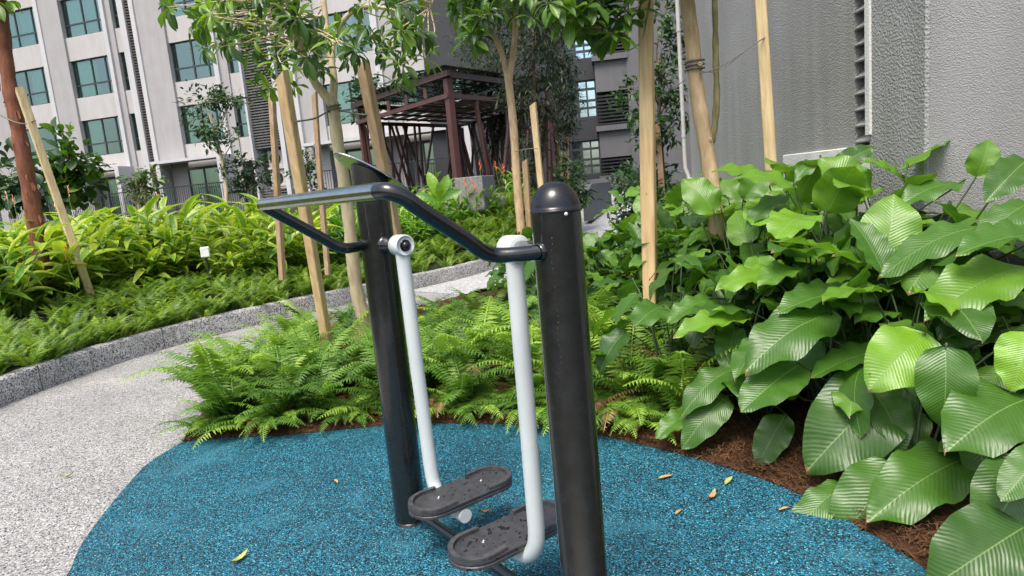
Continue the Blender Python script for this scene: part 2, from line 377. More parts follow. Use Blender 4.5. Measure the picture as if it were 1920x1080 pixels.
# ================================================================== THE SETTING
def sheet(name, loop, z, m):
    g = G(); g.arr([(p[0], p[1], z) for p in loop], [[list(range(len(loop)))]], 0, False); return setting(g.build(name, m))
sheet('ground', [(-140, -90), (140, -90), (140, 160), (-140, 160)], -.06, M['lawn'])
WZ = A3(0, 0, 1)
# kerb line on the path side, from the camera's left round to the ramp (metres on the ground)
KP = spline([(-4.1, -2.5), (-4.36, 1.5), (-4.45, 4.2), (-4.42, 5.36), (-4.30, 6.29), (-3.98, 7.26), (-3.42, 8.12), (-2.70, 8.95), (-1.85, 9.9), (-.35, 11.45), (.75, 13.0), (1.55, 15.0), (2.15, 17.5), (2.6, 20.5), (2.8, 26)], 6)
KP = [np.array([p[0], p[1]]) for p in KP]
def rampz(Y): t = min(1, max(0, (Y - 10.5) / 7.5)); return 1.0 * t * t * (3 - 2 * t)
KN = []
for i in range(len(KP)):
    d = KP[min(i + 1, len(KP) - 1)] - KP[max(i - 1, 0)]; d = d / np.linalg.norm(d); KN.append(np.array([-d[1], d[0]]))
KH = .235
# path: flat sheet near, ramp ribbon far
sheet('path', [tuple(p) for p in KP if p[1] < 10.6] + [(.4, 10.6), (2.3, 9.0), (2.3, -2.5)], 0.0, M['path'])
g = G(); L_ = [p for p in KP if p[1] > 10.0]; v = []
for p in L_:
    n_ = KN[[k for k, q in enumerate(KP) if q is p][0]]; z = rampz(p[1])
    v += [(p[0], p[1], z + .004), (p[0] - n_[0] * 1.5, p[1] - n_[1] * 1.5, z + .004)]
g.arr(v, [[[2 * i, 2 * i + 1, 2 * i + 3, 2 * i + 2] for i in range(len(L_) - 1)]], 0, True)
setting(g.build('ramp_path', M['ramp']))
# kerb with rounded top
g = G(); prof = [(0, -.05), (0, KH - .03), (.008, KH - .012), (.03, KH), (.12, KH), (.142, KH - .012), (.15, KH - .03), (.15, -.05)]
v = []
for p, n_ in zip(KP, KN):
    for (o, z) in prof: v.append((p[0] + n_[0] * o, p[1] + n_[1] * o, z + rampz(p[1])))
m_ = len(prof)
g.arr(v, [[[i * m_ + k, (i + 1) * m_ + k, (i + 1) * m_ + k + 1, i * m_ + k + 1] for i in range(len(KP) - 1) for k in range(m_ - 1)]], 0, True)
setting(g.build('kerb', M['kerb']))
g = G()
for i in range(3, len(KP) - 8, 9):                 # movement joints cut across the kerb
    p, n_ = KP[i], KN[i]; d_ = A3(n_[1], -n_[0], 0); z = rampz(p[1])
    g.box(A3(p[0] + n_[0] * .0745, p[1] + n_[1] * .0745, z + KH / 2 - .02), (.154, .006, KH + .043), 0, [A3(n_[0], n_[1], 0), d_, WZ])
o_ = setting(g.build('kerb_joints', M['frame']))
# raised planted ground behind the kerb, climbing gently to the buildings
offs = [.15, .5, 1.0, 1.8, 3, 5, 9, 16, 34, 70]
def bankz(off, Y):
    return KH - .05 + rampz(Y) + .30 * min(1, off / 2.5) + (1.0 - rampz(Y)) * .62 * min(1, max(0, (off - 3.0) / 9))
g = G(); v = []
for p, n_ in zip(KP, KN):
    for o in offs:
        v.append((p[0] + n_[0] * o, p[1] + n_[1] * o, bankz(o, p[1]) + rnd.uniform(-.02, .02) * (o < 20)))
m_ = len(offs)
g.arr(v, [[[i * m_ + k, (i + 1) * m_ + k, (i + 1) * m_ + k + 1, i * m_ + k + 1] for i in range(len(KP) - 1) for k in range(m_ - 1)]], 0, True)
setting(g.build('planted_bank', M['lawn']))
# right-hand planted ground behind the near wall
g = G(); v = []; ys = [10.0, 11, 12, 13.5, 15, 17, 20, 26, 40]
for Y in ys:
    i = min(range(len(KP)), key=lambda k: abs(KP[k][1] - Y)); x0 = KP[i][0] - KN[i][0] * 1.5; y0 = KP[i][1] - KN[i][1] * 1.5
    for o in (0, .3, 1.5, 6, 20): v.append((x0 + o, Y + (y0 - Y) * (o < 1), rampz(Y) + .02 + .12 * min(1, o / .4)))
g.arr(v, [[[i * 5 + k, i * 5 + k + 1, (i + 1) * 5 + k + 1, (i + 1) * 5 + k] for i in range(len(ys) - 1) for k in range(4)]], 0, True)
setting(g.build('side_bed', M['lawn']))
# rubber safety surface and the mulch bed that borders it
PADE = spline([(-2.24, 4.10), (-1.90, 4.10), (-1.56, 4.05), (-.91, 4.06), (-.52, 4.0), (-.08, 3.87), (.28, 3.68), (.57, 3.44), (.91, 3.09), (1.16, 2.74), (1.28, 2.41), (1.36, 2.05), (1.38, 1.4), (1.3, .4), (1.0, -1.0)], 5)
PADL = spline([(-1.4, -1.0), (-1.70, 1.0), (-1.83, 1.8), (-1.92, 2.25), (-1.985, 2.57), (-2.09, 2.83), (-2.19, 3.21), (-2.26, 3.56), (-2.29, 3.80), (-2.24, 4.10)], 5)[:-1]
sheet('rubber_surface', [(p[0], p[1]) for p in PADE] + [(p[0], p[1]) for p in PADL], .004, M['rubber'])
BEDO = [(1.0, -1.0), (4.2, -1.0), (4.2, 9.2), (2.3, 9.6), (.6, 10.2), (-.5, 9.4), (-1.3, 8.4), (-1.95, 7.4), (-2.3, 6.3), (-2.42, 5.2), (-2.36, 4.5), (-2.24, 4.10)]
from mathutils import geometry as mg
def bed():
    outer = [(p[0], p[1]) for p in PADE] + [tuple(q) for q in BEDO[1:-1]]
    pts = []; n = len(outer)
    for i in range(n):
        a = np.array(outer[i]); b = np.array(outer[(i + 1) % n]); k = max(1, int(np.linalg.norm(b - a) / .25))
        for j in range(k): pts.append(a + (b - a) * j / k)
    nb = len(pts)
    def inside(x, y):
        c = False; j = nb - 1
        for i in range(nb):
            if (pts[i][1] > y) != (pts[j][1] > y) and x < (pts[j][0] - pts[i][0]) * (y - pts[i][1]) / (pts[j][1] - pts[i][1]) + pts[i][0]: c = not c
            j = i
        return c
    P = np.array(pts); ins = []
    for ix in range(-24, 43):
        for iy in range(-9, 102):
            x = ix * .1 + rnd.uniform(-.02, .02); y = iy * .1 + rnd.uniform(-.02, .02)
            if inside(x, y) and np.min(np.hypot(P[:, 0] - x, P[:, 1] - y)) > .06: ins.append((x, y))
    vs, es, fs, *_ = mg.delaunay_2d_cdt([Vector(p) for p in pts] + [Vector(q) for q in ins], [], [list(range(nb))], 1, 1e-5)
    V = []
    for q in vs:
        dd = np.min(np.hypot(P[:, 0] - q[0], P[:, 1] - q[1])); V.append((q[0], q[1], .006 + (.05 * min(1, dd / .4) + rnd.uniform(0, .022)) * min(1, dd / .05)))
    g = G(); g.arr(V, [[f for f in fs if len(f) == 3]], 0, True); return g, inside
g, INBED = bed(); setting(g.build('mulch_bed', M['soil']))
def near_edge():
    """loose coir fibres and bark strips lying along the edge of the rubber"""
    g = G()
    for i in range(6500):
        k = rnd.randrange(0, len(PADE) - 6); p = PADE[k] * (1 - (f := rnd.random())) + PADE[k + 1] * f
        d = unit(PADE[k + 1] - PADE[k]); nn = np.array([-d[1], d[0]])
        if not INBED(*(p[:2] + nn * .05)): nn = -nn
        o = abs(rnd.gauss(0, .22)) - .012; c = np.array([*(p[:2] + nn * o), .03 + .05 * min(1, max(0, o) / .4) + rnd.uniform(-.008, .012)])
        if o < .02: c[2] = .014
        a = rnd.uniform(0, 6.28); l = rnd.uniform(.015, .065); wd = rnd.choice((.0008, .0012, .0016, .0032)); b_ = rnd.uniform(-.25, .3) if o > .03 else 0
        t = np.array([math.cos(a), math.sin(a), b_]); s = np.array([-math.sin(a), math.cos(a), 0]) * wd; bow = np.array([0, 0, rnd.uniform(0, .012)])
        g.arr([c - t * l / 2 - s, c - t * l / 2 + s, c + bow + s, c + bow - s, c + t * l / 2 + s * .4, c + t * l / 2 - s * .4], [[[0, 1, 2, 3], [3, 2, 4, 5]]], 0, True)
    o = g.build('mulch_litter', M['straw']); o['kind'] = 'stuff'; return o
near_edge()

# ================================================================== AIR WALKER
WA = A3(-.552, 2.782, 0); WB = A3(.142, 1.85, 0); WL = np.linalg.norm(WB - WA); WE = (WB - WA) / WL; WN = np.array([WE[1], -WE[0], 0]); WZ = A3(0, 0, 1)
def W(s, m, z): return WA + WE * s + WN * m + WZ * z
PR = .071
walker = thing('air_walker', 'black two post outdoor air walker with white swinging legs on blue rubber', 'exercise machine', tuple(W(WL / 2, 0, 0)))
g = G(); g.lathe([(PR + .004, -.02), (PR + .004, .012), (PR, .016), (PR, 1.372)], WB, n=40)
# the seam of the tube and small runs of paint
for i in range(22):
    z = .95 + .37 * i / 22; th = math.radians(250 + 3 * math.sin(i)); g.lathe([(.0001, .0008), (.0012, .0005), (.0018, 0)], WB + A3(math.cos(th) * PR, math.sin(th) * PR, z), (math.cos(th), math.sin(th), 0), 6)
post = g.build('post', M['black'], walker)
g = G(); g.lathe([(PR + .0002, 1.370), (PR + .0014, 1.373), (PR + .0014, 1.377), (PR - .0005, 1.38)] + [((PR - .0005) * math.cos(t), 1.38 + .078 * math.sin(t)) for t in [i * math.pi / 24 for i in range(13)]], WB, n=40)
g.build('dome_cap', M['blacktop'], post)
bd = unit(gp(1074, 384, 1.36)[:2] - WB[:2]) if False else unit(A3(.32, -.95, 0))
g = G(); g.lathe([(.0001, .004), (.004, .0035), (.0055, 0)], WB + bd * PR + WZ * 1.366, bd, 12); g.build('rivet', M['white'], post)
# far post is cut aslant and carries an oval plate
TD = unit(WN * .155 + WZ * .098); TN = unit(np.cross(WE, TD)); TN = TN if TN[2] > 0 else -TN
PC = W(0, -.02, 1.552)
g = G(); n = 40; vb = []; vt = []
for k in range(n):
    t = 2 * math.pi * k / n; q = WE * math.cos(t) * PR + WN * math.sin(t) * PR
    vb.append(WA + q + WZ * .014); h_ = PC[2] - (TN @ (WA + q - A3(PC[0], PC[1], 0))) / TN[2]; vt.append(WA + q + WZ * (h_ - .006))
g.arr(vb + vt, [[[k, (k + 1) % n, n + (k + 1) % n, n + k] for k in range(n)]], 0, True)
g.lathe([(PR + .004, -.02), (PR + .004, .012), (PR, .016)], WA, n=40)
g.build('post', M['black'], walker)
g = G(); n = 48; rings = []
for (rr, off) in ((0, -.0035), (1, -.0035), (1.012, -.002), (1.012, .002), (1, .0035), (0, .0035)):
    rings.append([PC + (TD * math.cos(2 * math.pi * k / n) * .185 + WE * math.sin(2 * math.pi * k / n) * .105) * rr + TN * off for k in range(n)])
v = [p for r in rings for p in r]
g.arr(v, [[[i * n + k, i * n + (k + 1) % n, (i + 1) * n + (k + 1) % n, (i + 1) * n + k] for i in range(5) for k in range(n)]], 0, False)
plate = g.build('sign_plate', M['chrome'], walker)
g = G(); g.lathe([(.0001, .004), (.005, .003), (.007, 0)], PC + TD * .168 - TN * .0036, -TN, 12); g.build('rivet', M['steel'], plate)
# handlebar: one bent tube off each post, gripped along the top
za, n1, zg, n2, so_ = 1.266, .195, 1.471, .478, .066
hp = [W(WL, .06, za), W(WL - so_ * .5, n1 - .07, za), W(WL - so_, n1 - .02, za + .004), W(WL - so_, n1 + .025, za + .022), W(WL - so_, n1 + .07, za + .058), W(WL - so_, n2 - .085, zg - .055), W(WL - so_ - .003, n2 - .045, zg - .022), W(WL - so_ - .02, n2 - .01, zg - .003), W(WL - so_ - .055, n2, zg)]
fp = [W(so_ + .03, n2, zg), W(so_ + .006, n2 - .004, zg - .004), W(so_, n2 - .03, zg - .022), W(so_, n1 + .07, za + .056), W(so_, n1 + .025, za + .022), W(so_, n1 - .02, za + .004), W(so_ * .5, n1 - .07, za), W(0, .06, za)]
g = G(); g.tube(spline(hp, 5) + spline(fp, 5), .0215, 20)
for q in (W(WL, PR - .002, za), W(0, PR - .002, za)): g.lathe([(.027, -.004), (.027, .004), (.0225, .010)], q, WN, 20)
hb = g.build('handlebar', M['black'], walker)
g = G(); g.tube([W(WL - so_ - .05, n2, zg), W(so_ + .028, n2, zg)], .0222, 24); g.build('grip_bar', M['chrome'], hb)
# foot bar low between the posts
g = G(); g.tube([W(.06, 0, .062), W(WL - .06, 0, .062)], .021, 18); g.build('ground_bar', M['black'], walker)
def swing(s, inward, zb, m0, mc, pz, pc):
    """one swinging leg: hub on its axle, a white tube bent under the footboard"""
    sg = 1 if inward > 0 else -1
    px0 = PR - .004 if sg > 0 else WL - PR + .004
    zh = 1.262
    gg = G(); gg.lathe([(.030, 0), (.030, .05), (.026, .052), (.026, abs(s - px0) - .03)], W(px0, 0, zh), WE * sg, 24)
    gg.lathe([(.036, 0), (.036, .012), (.030, .016)], W(px0, 0, zh), WE * sg, 24); gg.build('axle', M['chrome'] if sg < 0 else M['black'], walker)
    gg = G(); a = W(s, 0, zh)
    gg.lathe([(.022, -.036 * 1), (.040, -.036), (.043, -.033), (.043, .030), (.040, .034), (.036, .034), (.035, .031), (.024, .031)], a, WE * sg, 36)
    b = [a - WZ * .03, W(s, m0 * .4, .75), W(s, m0, zb + .13), W(s + sg * .008, m0 * 1.1, zb + .075), W(s + sg * .035, m0 * 1.2, zb + .03), W(s + sg * .085, m0 * 1.3, zb), W(s + sg * .16, m0 * 1.4, zb), W(s + sg * .235, m0 * 1.5, zb)]
    gg.tube([b[0], b[1]] + spline(b[2:], 5), .0285, 24)
    leg = gg.build('swing_leg', M['white'], walker)
    gg = G(); gg.lathe([(.024, .029), (.024, .033), (.020, .034)], a, WE * sg, 24); gg.lathe([(.0165, .033), (.0165, .040), (.012, .046), (.006, .049), (.0001, .05)], a, WE * sg, 20)
    gg.build('hub_bolt', M['blacktop'], leg)
    # footboard, long axis across the machine, raised rims round toe and heel
    sc_, Lh, Wh = pc, .238, .0985
    def outline(k=1.0, inset=0):
        pts = []
        for e_ in (1, -1):
            for i in range(17):
                t = -math.pi / 2 + math.pi * i / 16
                pts.append((e_ * ((Lh - Wh) + (Wh - inset) * math.cos(t)), e_ * (Wh - inset) * math.sin(t)))
        # narrow waist: nipped in a little between the two round ends
        return [(m, q * (1 - .13 * math.exp(-(m / .085) ** 4))) for m, q in pts]
    def loop3(inset, z): return [W(sc_ + q, mc + m, z) for m, q in outline(1, inset)]
    gg = G(); ls = [(.012, pz - .030), (.0, pz - .026), (0, pz - .016), (.004, pz - .013), (.004, pz - .010), (0, pz - .007), (0, pz), (.006, pz + .002)]
    v = [p for ins_, z in ls for p in loop3(ins_, z)]; n_ = len(outline())
    gg.arr(v, [[[i * n_ + k, i * n_ + (k + 1) % n_, (i + 1) * n_ + (k + 1) % n_, (i + 1) * n_ + k] for i in range(len(ls) - 1) for k in range(n_)], [list(range(n_ - 1, -1, -1))], [list(range((len(ls) - 1) * n_, len(ls) * n_))]], 0, False)
    fb = gg.build('footboard', M['pedal'], walker)
    for e_ in (1, -1):
        gg = G(); o1 = []; sgm = [(-.30, -1)] + [(None, t) for t in range(17)] + [(-.30, 1)]
        path_o = []; path_i = []
        ex = Lh - Wh
        for ins_, dst in ((.001, path_o), (.019, path_i)):
            dst.append((ex - .062, -(Wh - ins_) * .965))
            for i in range(17):
                t = -math.pi / 2 + math.pi * i / 16; dst.append((ex + (Wh - ins_) * math.cos(t), (Wh - ins_) * math.sin(t)))
            dst.append((ex - .062, (Wh - ins_) * .965))
        k = len(path_o); v = []
        for dst, z in ((path_o, pz + .0025), (path_o, pz + .013), (path_o, pz + .016), (path_i, pz + .016), (path_i, pz + .013), (path_i, pz + .0025)):
            f_ = .003 if (abs(z - pz - .016) < 1e-6) else 0
            for j, (m, q) in enumerate(dst):
                v.append(W(sc_ + e_ * q * (1 - f_ * 6), mc + e_ * m, z))
        gg.arr(v, [[[r * k + j, r * k + j + 1, (r + 1) * k + j + 1, (r + 1) * k + j] for r in range(5) for j in range(k - 1)], [[r * k for r in range(6)][::-1], [r * k + k - 1 for r in range(6)]]], 0, False)
        gg.build('raised_rim', M['pedalrim'], fb)
    for e_ in (1, -1):
        gg = G(); gg.lathe([(.009, 0), (.009, .002), (.007, .0032), (.0045, .0032), (.004, .0015), (.0001, .0015)], W(sc_ - .01, mc + e_ * .105, pz + .002), (0, 0, 1), 16); gg.build('bolt', M['steel'], fb)
swing(.213, 1, .176, -.016, -.075, .236, .350)
swing(WL - .213, -1, .202, .008, .018, .268, .806)

# fallen leaves on the rubber and the path
for i, (x, y, ang, ln, kd, lb) in enumerate([(1248, 895, .3, .075, 0, 'tan fallen leaf on blue rubber right of the near black post'), (1336, 931, 1.0, .085, 0, 'yellowish curled leaf on blue rubber below the green fallen leaf'), (1366, 902, .9, .085, 1, 'green fallen leaf on blue rubber nearest the mulch'),
        (450, 1048, 1.2, .095, 1, 'slender yellow green leaf lying on blue rubber at bottom left'), (630, 903, 2.2, .05, 0, 'small dry leaf on blue rubber left of the far post'), (911, 961, .1, .045, 0, 'small pale leaf on blue rubber between the two footboards'),
        (1272, 961, .8, .05, 0, 'small brown leaf flat on open blue rubber below the tan leaf'), (126, 893, .5, .06, 1, 'small green leaf lying on the pale pebble path'), (1470, 955, .3, .05, 0, 'pale leaf scrap on the rubber edge beside the mulch')]):
    c = gp(x, y, .012); g = G(); nl = 8; ln *= 1.12; v = []
    for k in range(nl + 1):
        t = k / nl; wv = .26 * math.sin(math.pi * t ** .9) ** .9 * .5
        for sx in (-1, 0, 1): v.append(((t - .5) * ln, sx * wv * ln, .006 + .014 * (2 * t - 1) ** 2 * (1 if i % 2 else -.3) + abs(sx) * .008))
    ca, sa = math.cos(ang), math.sin(ang); v = [(c[0] + a * ca - b * sa, c[1] + a * sa + b * ca, max(.007, c[2] - .006 + z)) for a, b, z in v]
    g.arr(v, [[[3 * k + j, 3 * k + j + 1, 3 * k + j + 4, 3 * k + j + 3] for k in range(nl) for j in (0, 1)]], 0, True)
    tag(g.build('fallen_leaf', M['dropg'] if kd else M['drop']), lb, 'leaf', 'leaves fallen on the ground')

# ================================================================== APARTMENT BUILDING (left and centre, across the garden)
FX0, FY0, FK = -21.873, 36.0, -.30
FU = unit(A3(1, FK, 0)); FNm = A3(FU[1], -FU[0], 0)               # along the facade, and out of it towards the garden
FO = A3(FX0, FY0, 0)
def fuv(x, y):
    d = ray(x, y); t = (FY0 - FK * FX0) / (d[1] - FK * d[0]); p = EYEP + d * t
    return (p - FO) @ FU, p[2]
def fu(x, y): return fuv(x, y)[0]
AX = [FU, FNm, A3(0, 0, 1)]
def F3(u, w_, v): return FO + FU * u + FNm * w_ + A3(0, 0, v)
bld = thing('apartment_building', 'long pale grey apartment block with green glass windows across the garden', 'building', tuple(F3(8, 0, 1.0)))
def fbox(g, u0, u1, v0, v1, w0, w1, mi=0, bev=0): g.box(F3((u0 + u1) / 2, (w0 + w1) / 2, (v0 + v1) / 2), (u1 - u0, w1 - w0, v1 - v0), mi, AX, bev)
FLO, SILL, HEAD, TOPV = 3.07, 5.1, 7.0, 17.4
WINS = []
def window(u0, u1, v0, v1, mull=(.5,), trans=.32, wrec=-.16, cur=((0, .45),), tr_v=None):
    g = G(); fw = .05
    fbox(g, u0, u1, v0, v0 + fw, wrec - .05, wrec + .03); fbox(g, u0, u1, v1 - fw, v1, wrec - .05, wrec + .03)
    fbox(g, u0, u0 + fw, v0 + fw, v1 - fw, wrec - .05, wrec + .03); fbox(g, u1 - fw, u1, v0 + fw, v1 - fw, wrec - .05, wrec + .03)
    for m in mull: uc = u0 + (u1 - u0) * m; fbox(g, uc - .035, uc + .035, v0 + fw, v1 - fw, wrec - .045, wrec + .025)
    if trans:
        vt = v0 + (v1 - v0) * trans; ue = [u0 + fw] + [u0 + (u1 - u0) * m for m in mull] + [u1 - fw]
        for i in range(len(ue) - 1): fbox(g, ue[i] + .036 * (i > 0), ue[i + 1] - .036 * (i < len(ue) - 2), vt - .035, vt + .035, wrec - .04, wrec + .02)
    o = g.build('window', M['frame'], bld)
    g = G(); g.arr([F3(u0 + fw, wrec - .015, v0 + fw), F3(u1 - fw, wrec - .015, v0 + fw), F3(u1 - fw, wrec - .015, v1 - fw), F3(u0 + fw, wrec - .015, v1 - fw)], [[[0, 1, 2, 3]]], 0, False)
    g.build('pane', M['glass'], o)
    for c0, c1 in cur:
        g = G(); n = max(8, int((c1 - c0) * (u1 - u0) / .05)); a = []; b = []
        for k in range(n + 1):
            t = k / n; uu = u0 + .06 + (u1 - u0 - .12) * (c0 + (c1 - c0) * t); ww = wrec - .22 + .045 * math.sin(k * 2.1 + u0) + .02 * math.sin(k * .7)
            a.append(F3(uu, ww, v0 + .08)); b.append(F3(uu, ww, v1 - .06))
        g.arr(a + b, [[[k, k + 1, n + 2 + k, n + 1 + k] for k in range(n)]], 0, True); g.build('curtain', M['curtain'], o)
    return o
def bay(u0, u1, first, cur, mull=(.5, .78), mat='l', last=3, rec=-.06, gtop=None):
    """one column of windows with pale spandrels between them"""
    rows = [(SILL + FLO * j, HEAD + FLO * j) for j in range(-1 if first < 0 else first, last + 1)]
    prev = gtop if gtop is not None else HEAD + FLO * (rows and -1)
    for j, (s, h_) in enumerate(rows):
        part_(('spandrel'), mat, u0, u1, prev, s, -.45, rec)
        window(u0, u1, s, h_, mull, .34, rec - .14, cur[j % len(cur)] if cur else ())
        # jambs and head so the opening has depth
        prev = h_
    part_('spandrel', mat, u0, u1, prev, TOPV, -.45, rec)
FM = dict(l='fac_l', g='fac_g', w='fac_w', b='fac_b', d='fac_d')
def part_(nm, k, *a):
    g = G(); fbox(g, *a); return g.build(nm, M[FM[k]], bld)
def col_(g, u0, u1, v0, v1, w0, w1): part_('fin' if g == 'w' else 'pilaster', g, u0, u1, v0, v1, w0, w1)
C_ = [((0, .6),), ((0, .95),), ((.02, .62),), ((0, .9),)]
# strip edges read on the facade (u, metres along it)
b0r = fu(62, 0)
uA0, uA1 = -.33, 2.40
ua2l, ua2r = fu(216, 70), fu(231, 60)
usl, usr = fu(232, 0) , fu(243, 0)
uB0, uB1 = 6.12, 8.72
uB2l, uB2r = fu(424, 105), fu(449, 100)
uLl, uLr = fu(466, 190), fu(549, 150)
uC0, uC1 = fu(596, 110), fu(703, 100)
uD0, uD1 = fu(738, 70), fu(864, 60)
uend = fu(1058, 100)
# first bay on the far left
bay(b0r - 3.0, b0r, 0, [((0, .3),), ((.45, .95),), ((.05, .9),), ()], (.42, .82))
col_('w', b0r, b0r + .28, 1.0, TOPV, -.45, .12); col_('g', b0r - 5.2, b0r - 3.0, 1.0, TOPV, -.45, .10)
bay(b0r - 8.2, b0r - 5.2, 0, C_); col_('g', b0r - 14, b0r - 8.2, 1.0, TOPV, -.45, .1)
col_('g', b0r + .28, uA0, 1.0, TOPV, -.45, .06)
bay(uA0, uA1, 0, [((.03, .40),), ((.0, .52), (.86, 1)), ((.0, .97),), ((.0, .97),)], (.46, .80))
col_('w', uA1, uA1 + .24, 4.0, TOPV, -.45, .14); col_('g', uA1 + .24, ua2l, 1.0, TOPV, -.45, .02)
bay(ua2l, ua2r, 0, [((.2, .9),), ((.5, 1),), ((0, 1),)], (), 'l')
col_('w', ua2r, usl, 1.0, TOPV, -.45, .16)
col_('w', usr, usr + .26, 1.0, TOPV, -.45, .16); col_('g', usr + .26, uB0, 4.33, TOPV, -.45, .08); part_('back_wall', 'g', usr + .26, uB0 - .45, 1.0, 4.25, -.72, -.60); part_('soffit', 'g', usr + .26, uB0, 4.25, 4.328, -.72, -.0)
bay(uB0, uB1, 0, [((0, .25),), ((.70, .82),), ((0, .4),), ()], (.46, .80))
col_('w', uB1, uB1 + .26, 1.0, TOPV, -.45, .14); col_('g', uB1 + .26, uB2l, 1.0, TOPV, -.45, .02)
bay(uB2l, uB2r, 0, [(), ((.1, .7),), ()], (), 'l')
col_('w', uB2r, uLl, 1.0, TOPV, -.45, .20)
col_('w', uLr, uLr + .26, 1.0, TOPV, -.45, .20); col_('g', uLr + .26, uC0, 1.0, TOPV, -.45, .05)
bay(uC0, uC1, 0, [((.1, .5),), ((.0, .6),), ((.0, .4),)], (.46, .75))
col_('w', uC1, uC1 + .32, 1.0, TOPV, -.45, .16); col_('g', uC1 + .32, uD0, 1.0, TOPV, -.45, .04)
bay(uD0, uD1, 0, [((0, .3),), ((.3, .55),), ((.4, .6),)], (.30, .60))
col_('w', uD1, uD1 + .28, 1.0, TOPV, -.45, .22)
# brown recessed strip behind the dark trees, with its own windows, and the dark return
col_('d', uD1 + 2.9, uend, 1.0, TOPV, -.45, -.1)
for j in range(0, 4):
    s, h_ = SILL + FLO * j, HEAD + FLO * j
    part_('spandrel', 'b', uD1 + .28, uD1 + 2.9, (HEAD + FLO * (j - 1)) if j else 1.0, s, -.6, -.25); window(uD1 + .28, uD1 + 2.9, s, h_, (.35, .7), .34, -.4, ())
part_('spandrel', 'b', uD1 + .28, uD1 + 2.9, HEAD + FLO * 3, TOPV, -.6, -.25)
# ground storey: recessed terraces under each bay
def terrace(u0, u1, cur, canopy=True, vt=4.25, fd=.20, cl=-.9):
    part_('soffit', 'g', u0, u1, vt, 4.45 if vt < 4.45 else vt + .2, -.70, -.45)      # soffit
    d0 = u0 - .45 if cl < -1 else u0 + (u1 - u0) * fd; d1 = u0 + 1.55 if cl < -1 else u1 - .08
    if cl > -1: part_('back_wall', 'g', u0, d0, 1.0, vt, -.72, -.60)
    part_('back_wall', 'g', d1, u1, 1.0, vt, -.72, -.60)
    part_('lintel', 'g', d0, d1, 3.88, vt, -.72, -.603); part_('threshold', 'g', d0, d1, 1.0, 1.45, -.72, -.603)
    window(d0, d1, 1.45, 3.88, (.5,), 0, -.48, cur)
    if canopy:
        part_('canopy', 'w', u0 + cl, u1 + .05, vt - .06, vt + .08, .08, 1.0)
        part_('fin', 'w', u1 + .05, u1 + .30, 1.0, vt + .08, -.44, 1.0); g_ = G()
        fbox(g_, u0 + (u1 - u0) * .62, u0 + (u1 - u0) * .62 + .22, vt - .32, vt - .062, -.56, -.40); g_.build('downlight', M['rail'], bld)
terrace(uB0, uB1, ((0, .46), (.54, .98)), True, 4.25, .15, usr + .32 - uB0); terrace(uA0, uA1, ((0, .4),)); terrace(uC0, uC1, ((.1, .9),)); terrace(uD0, uD1, ((0, .3), (.6, .9)))
terrace(b0r - 3.0, b0r, ((0, .9),), False)
# rooms behind the glass: back wall, floors; and the roof slab
g = G(); fbox(g, b0r - 14, uend, 1.0, TOPV, -2.9, -2.7)
for j in range(-1, 5): fbox(g, b0r - 14, uend, SILL + FLO * j - .85, SILL + FLO * j - .62, -2.7, -1.9 if j == 0 else -.62)
g.build('room_shell', M['room'], bld)
g = G(); fbox(g, b0r - 14.3, uend + .3, TOPV, TOPV + .4, -9, .4); g.build('roof', M['fac_g'], bld)
# dark louvre strip and the tall louvred bay for the air conditioners
g = G()
for k in range(int((TOPV - 1) / .135)): fbox(g, usl, usr, 1.05 + k * .135, 1.05 + k * .135 + .06, -.2, .06)
um = (usl + usr) / 2; fbox(g, um - .03, um + .03, 1, TOPV, -.26, -.2)
g.build('louvre_strip', M['slat'], bld)
g = G(); fbox(g, usl, usr, 1.0, TOPV, -.45, -.3); g.build('louvre_backing', M['rail'], bld)
uq = [uLl, uLl + (uLr - uLl) * .60, uLl + (uLr - uLl) * .72, uLr]
for ua, ub, va, nv in ((uq[0], uq[1], 4.45, int((TOPV - 4.4) / .13)), (uq[2], uq[3], 4.45, int((TOPV - 4.4) / .13)), (uq[0], uq[1], 1.2, 11), (uq[2], uq[3], 1.2, 11)):
    g = G()
    for k in range(nv): fbox(g, ua, ub, va + k * .13, va + k * .13 + .055, -.1, .02)
    fbox(g, ua, ua + .05, va - .05, va + nv * .13, -.16, -.1); fbox(g, ub - .05, ub, va - .05, va + nv * .13, -.16, -.1); g.build('louvre_screen', M['slatg'], bld)
g = G(); fbox(g, uq[1], uq[1] + .24, 1.0, TOPV, -.1, .16); g.build('downpipe', M['fac_w'], bld)
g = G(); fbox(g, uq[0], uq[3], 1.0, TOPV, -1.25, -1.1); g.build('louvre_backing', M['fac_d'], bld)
for lv, lb in ((3.5, 'upper of two air conditioner outdoor units stacked in the louvred bay'), (2.55, 'lower of two air conditioner outdoor units stacked in the louvred bay')):
    u0 = uq[0] + .38; ac = thing('air_conditioner', lb, 'air conditioner', tuple(F3(u0 + .5, -.6, lv)), 'air conditioner units on the facade ledge')
    g = G(); fbox(g, u0, u0 + 1.05, lv, lv + .82, -.95, -.35, 0, .02); fbox(g, u0, u0 + 1.05, lv - .1, lv - .003, -1.08, -.25); g.build('case', M['ac'], ac)
    g = G(); g.lathe([(.0001, .0), (.30, 0), (.30, .03), (.27, .035), (.27, .012), (.08, .012), (.075, .03), (.0001, .03)], F3(u0 + .42, -.349, lv + .41), FNm, 24); g.build('fan_grille', M['rail'], ac)
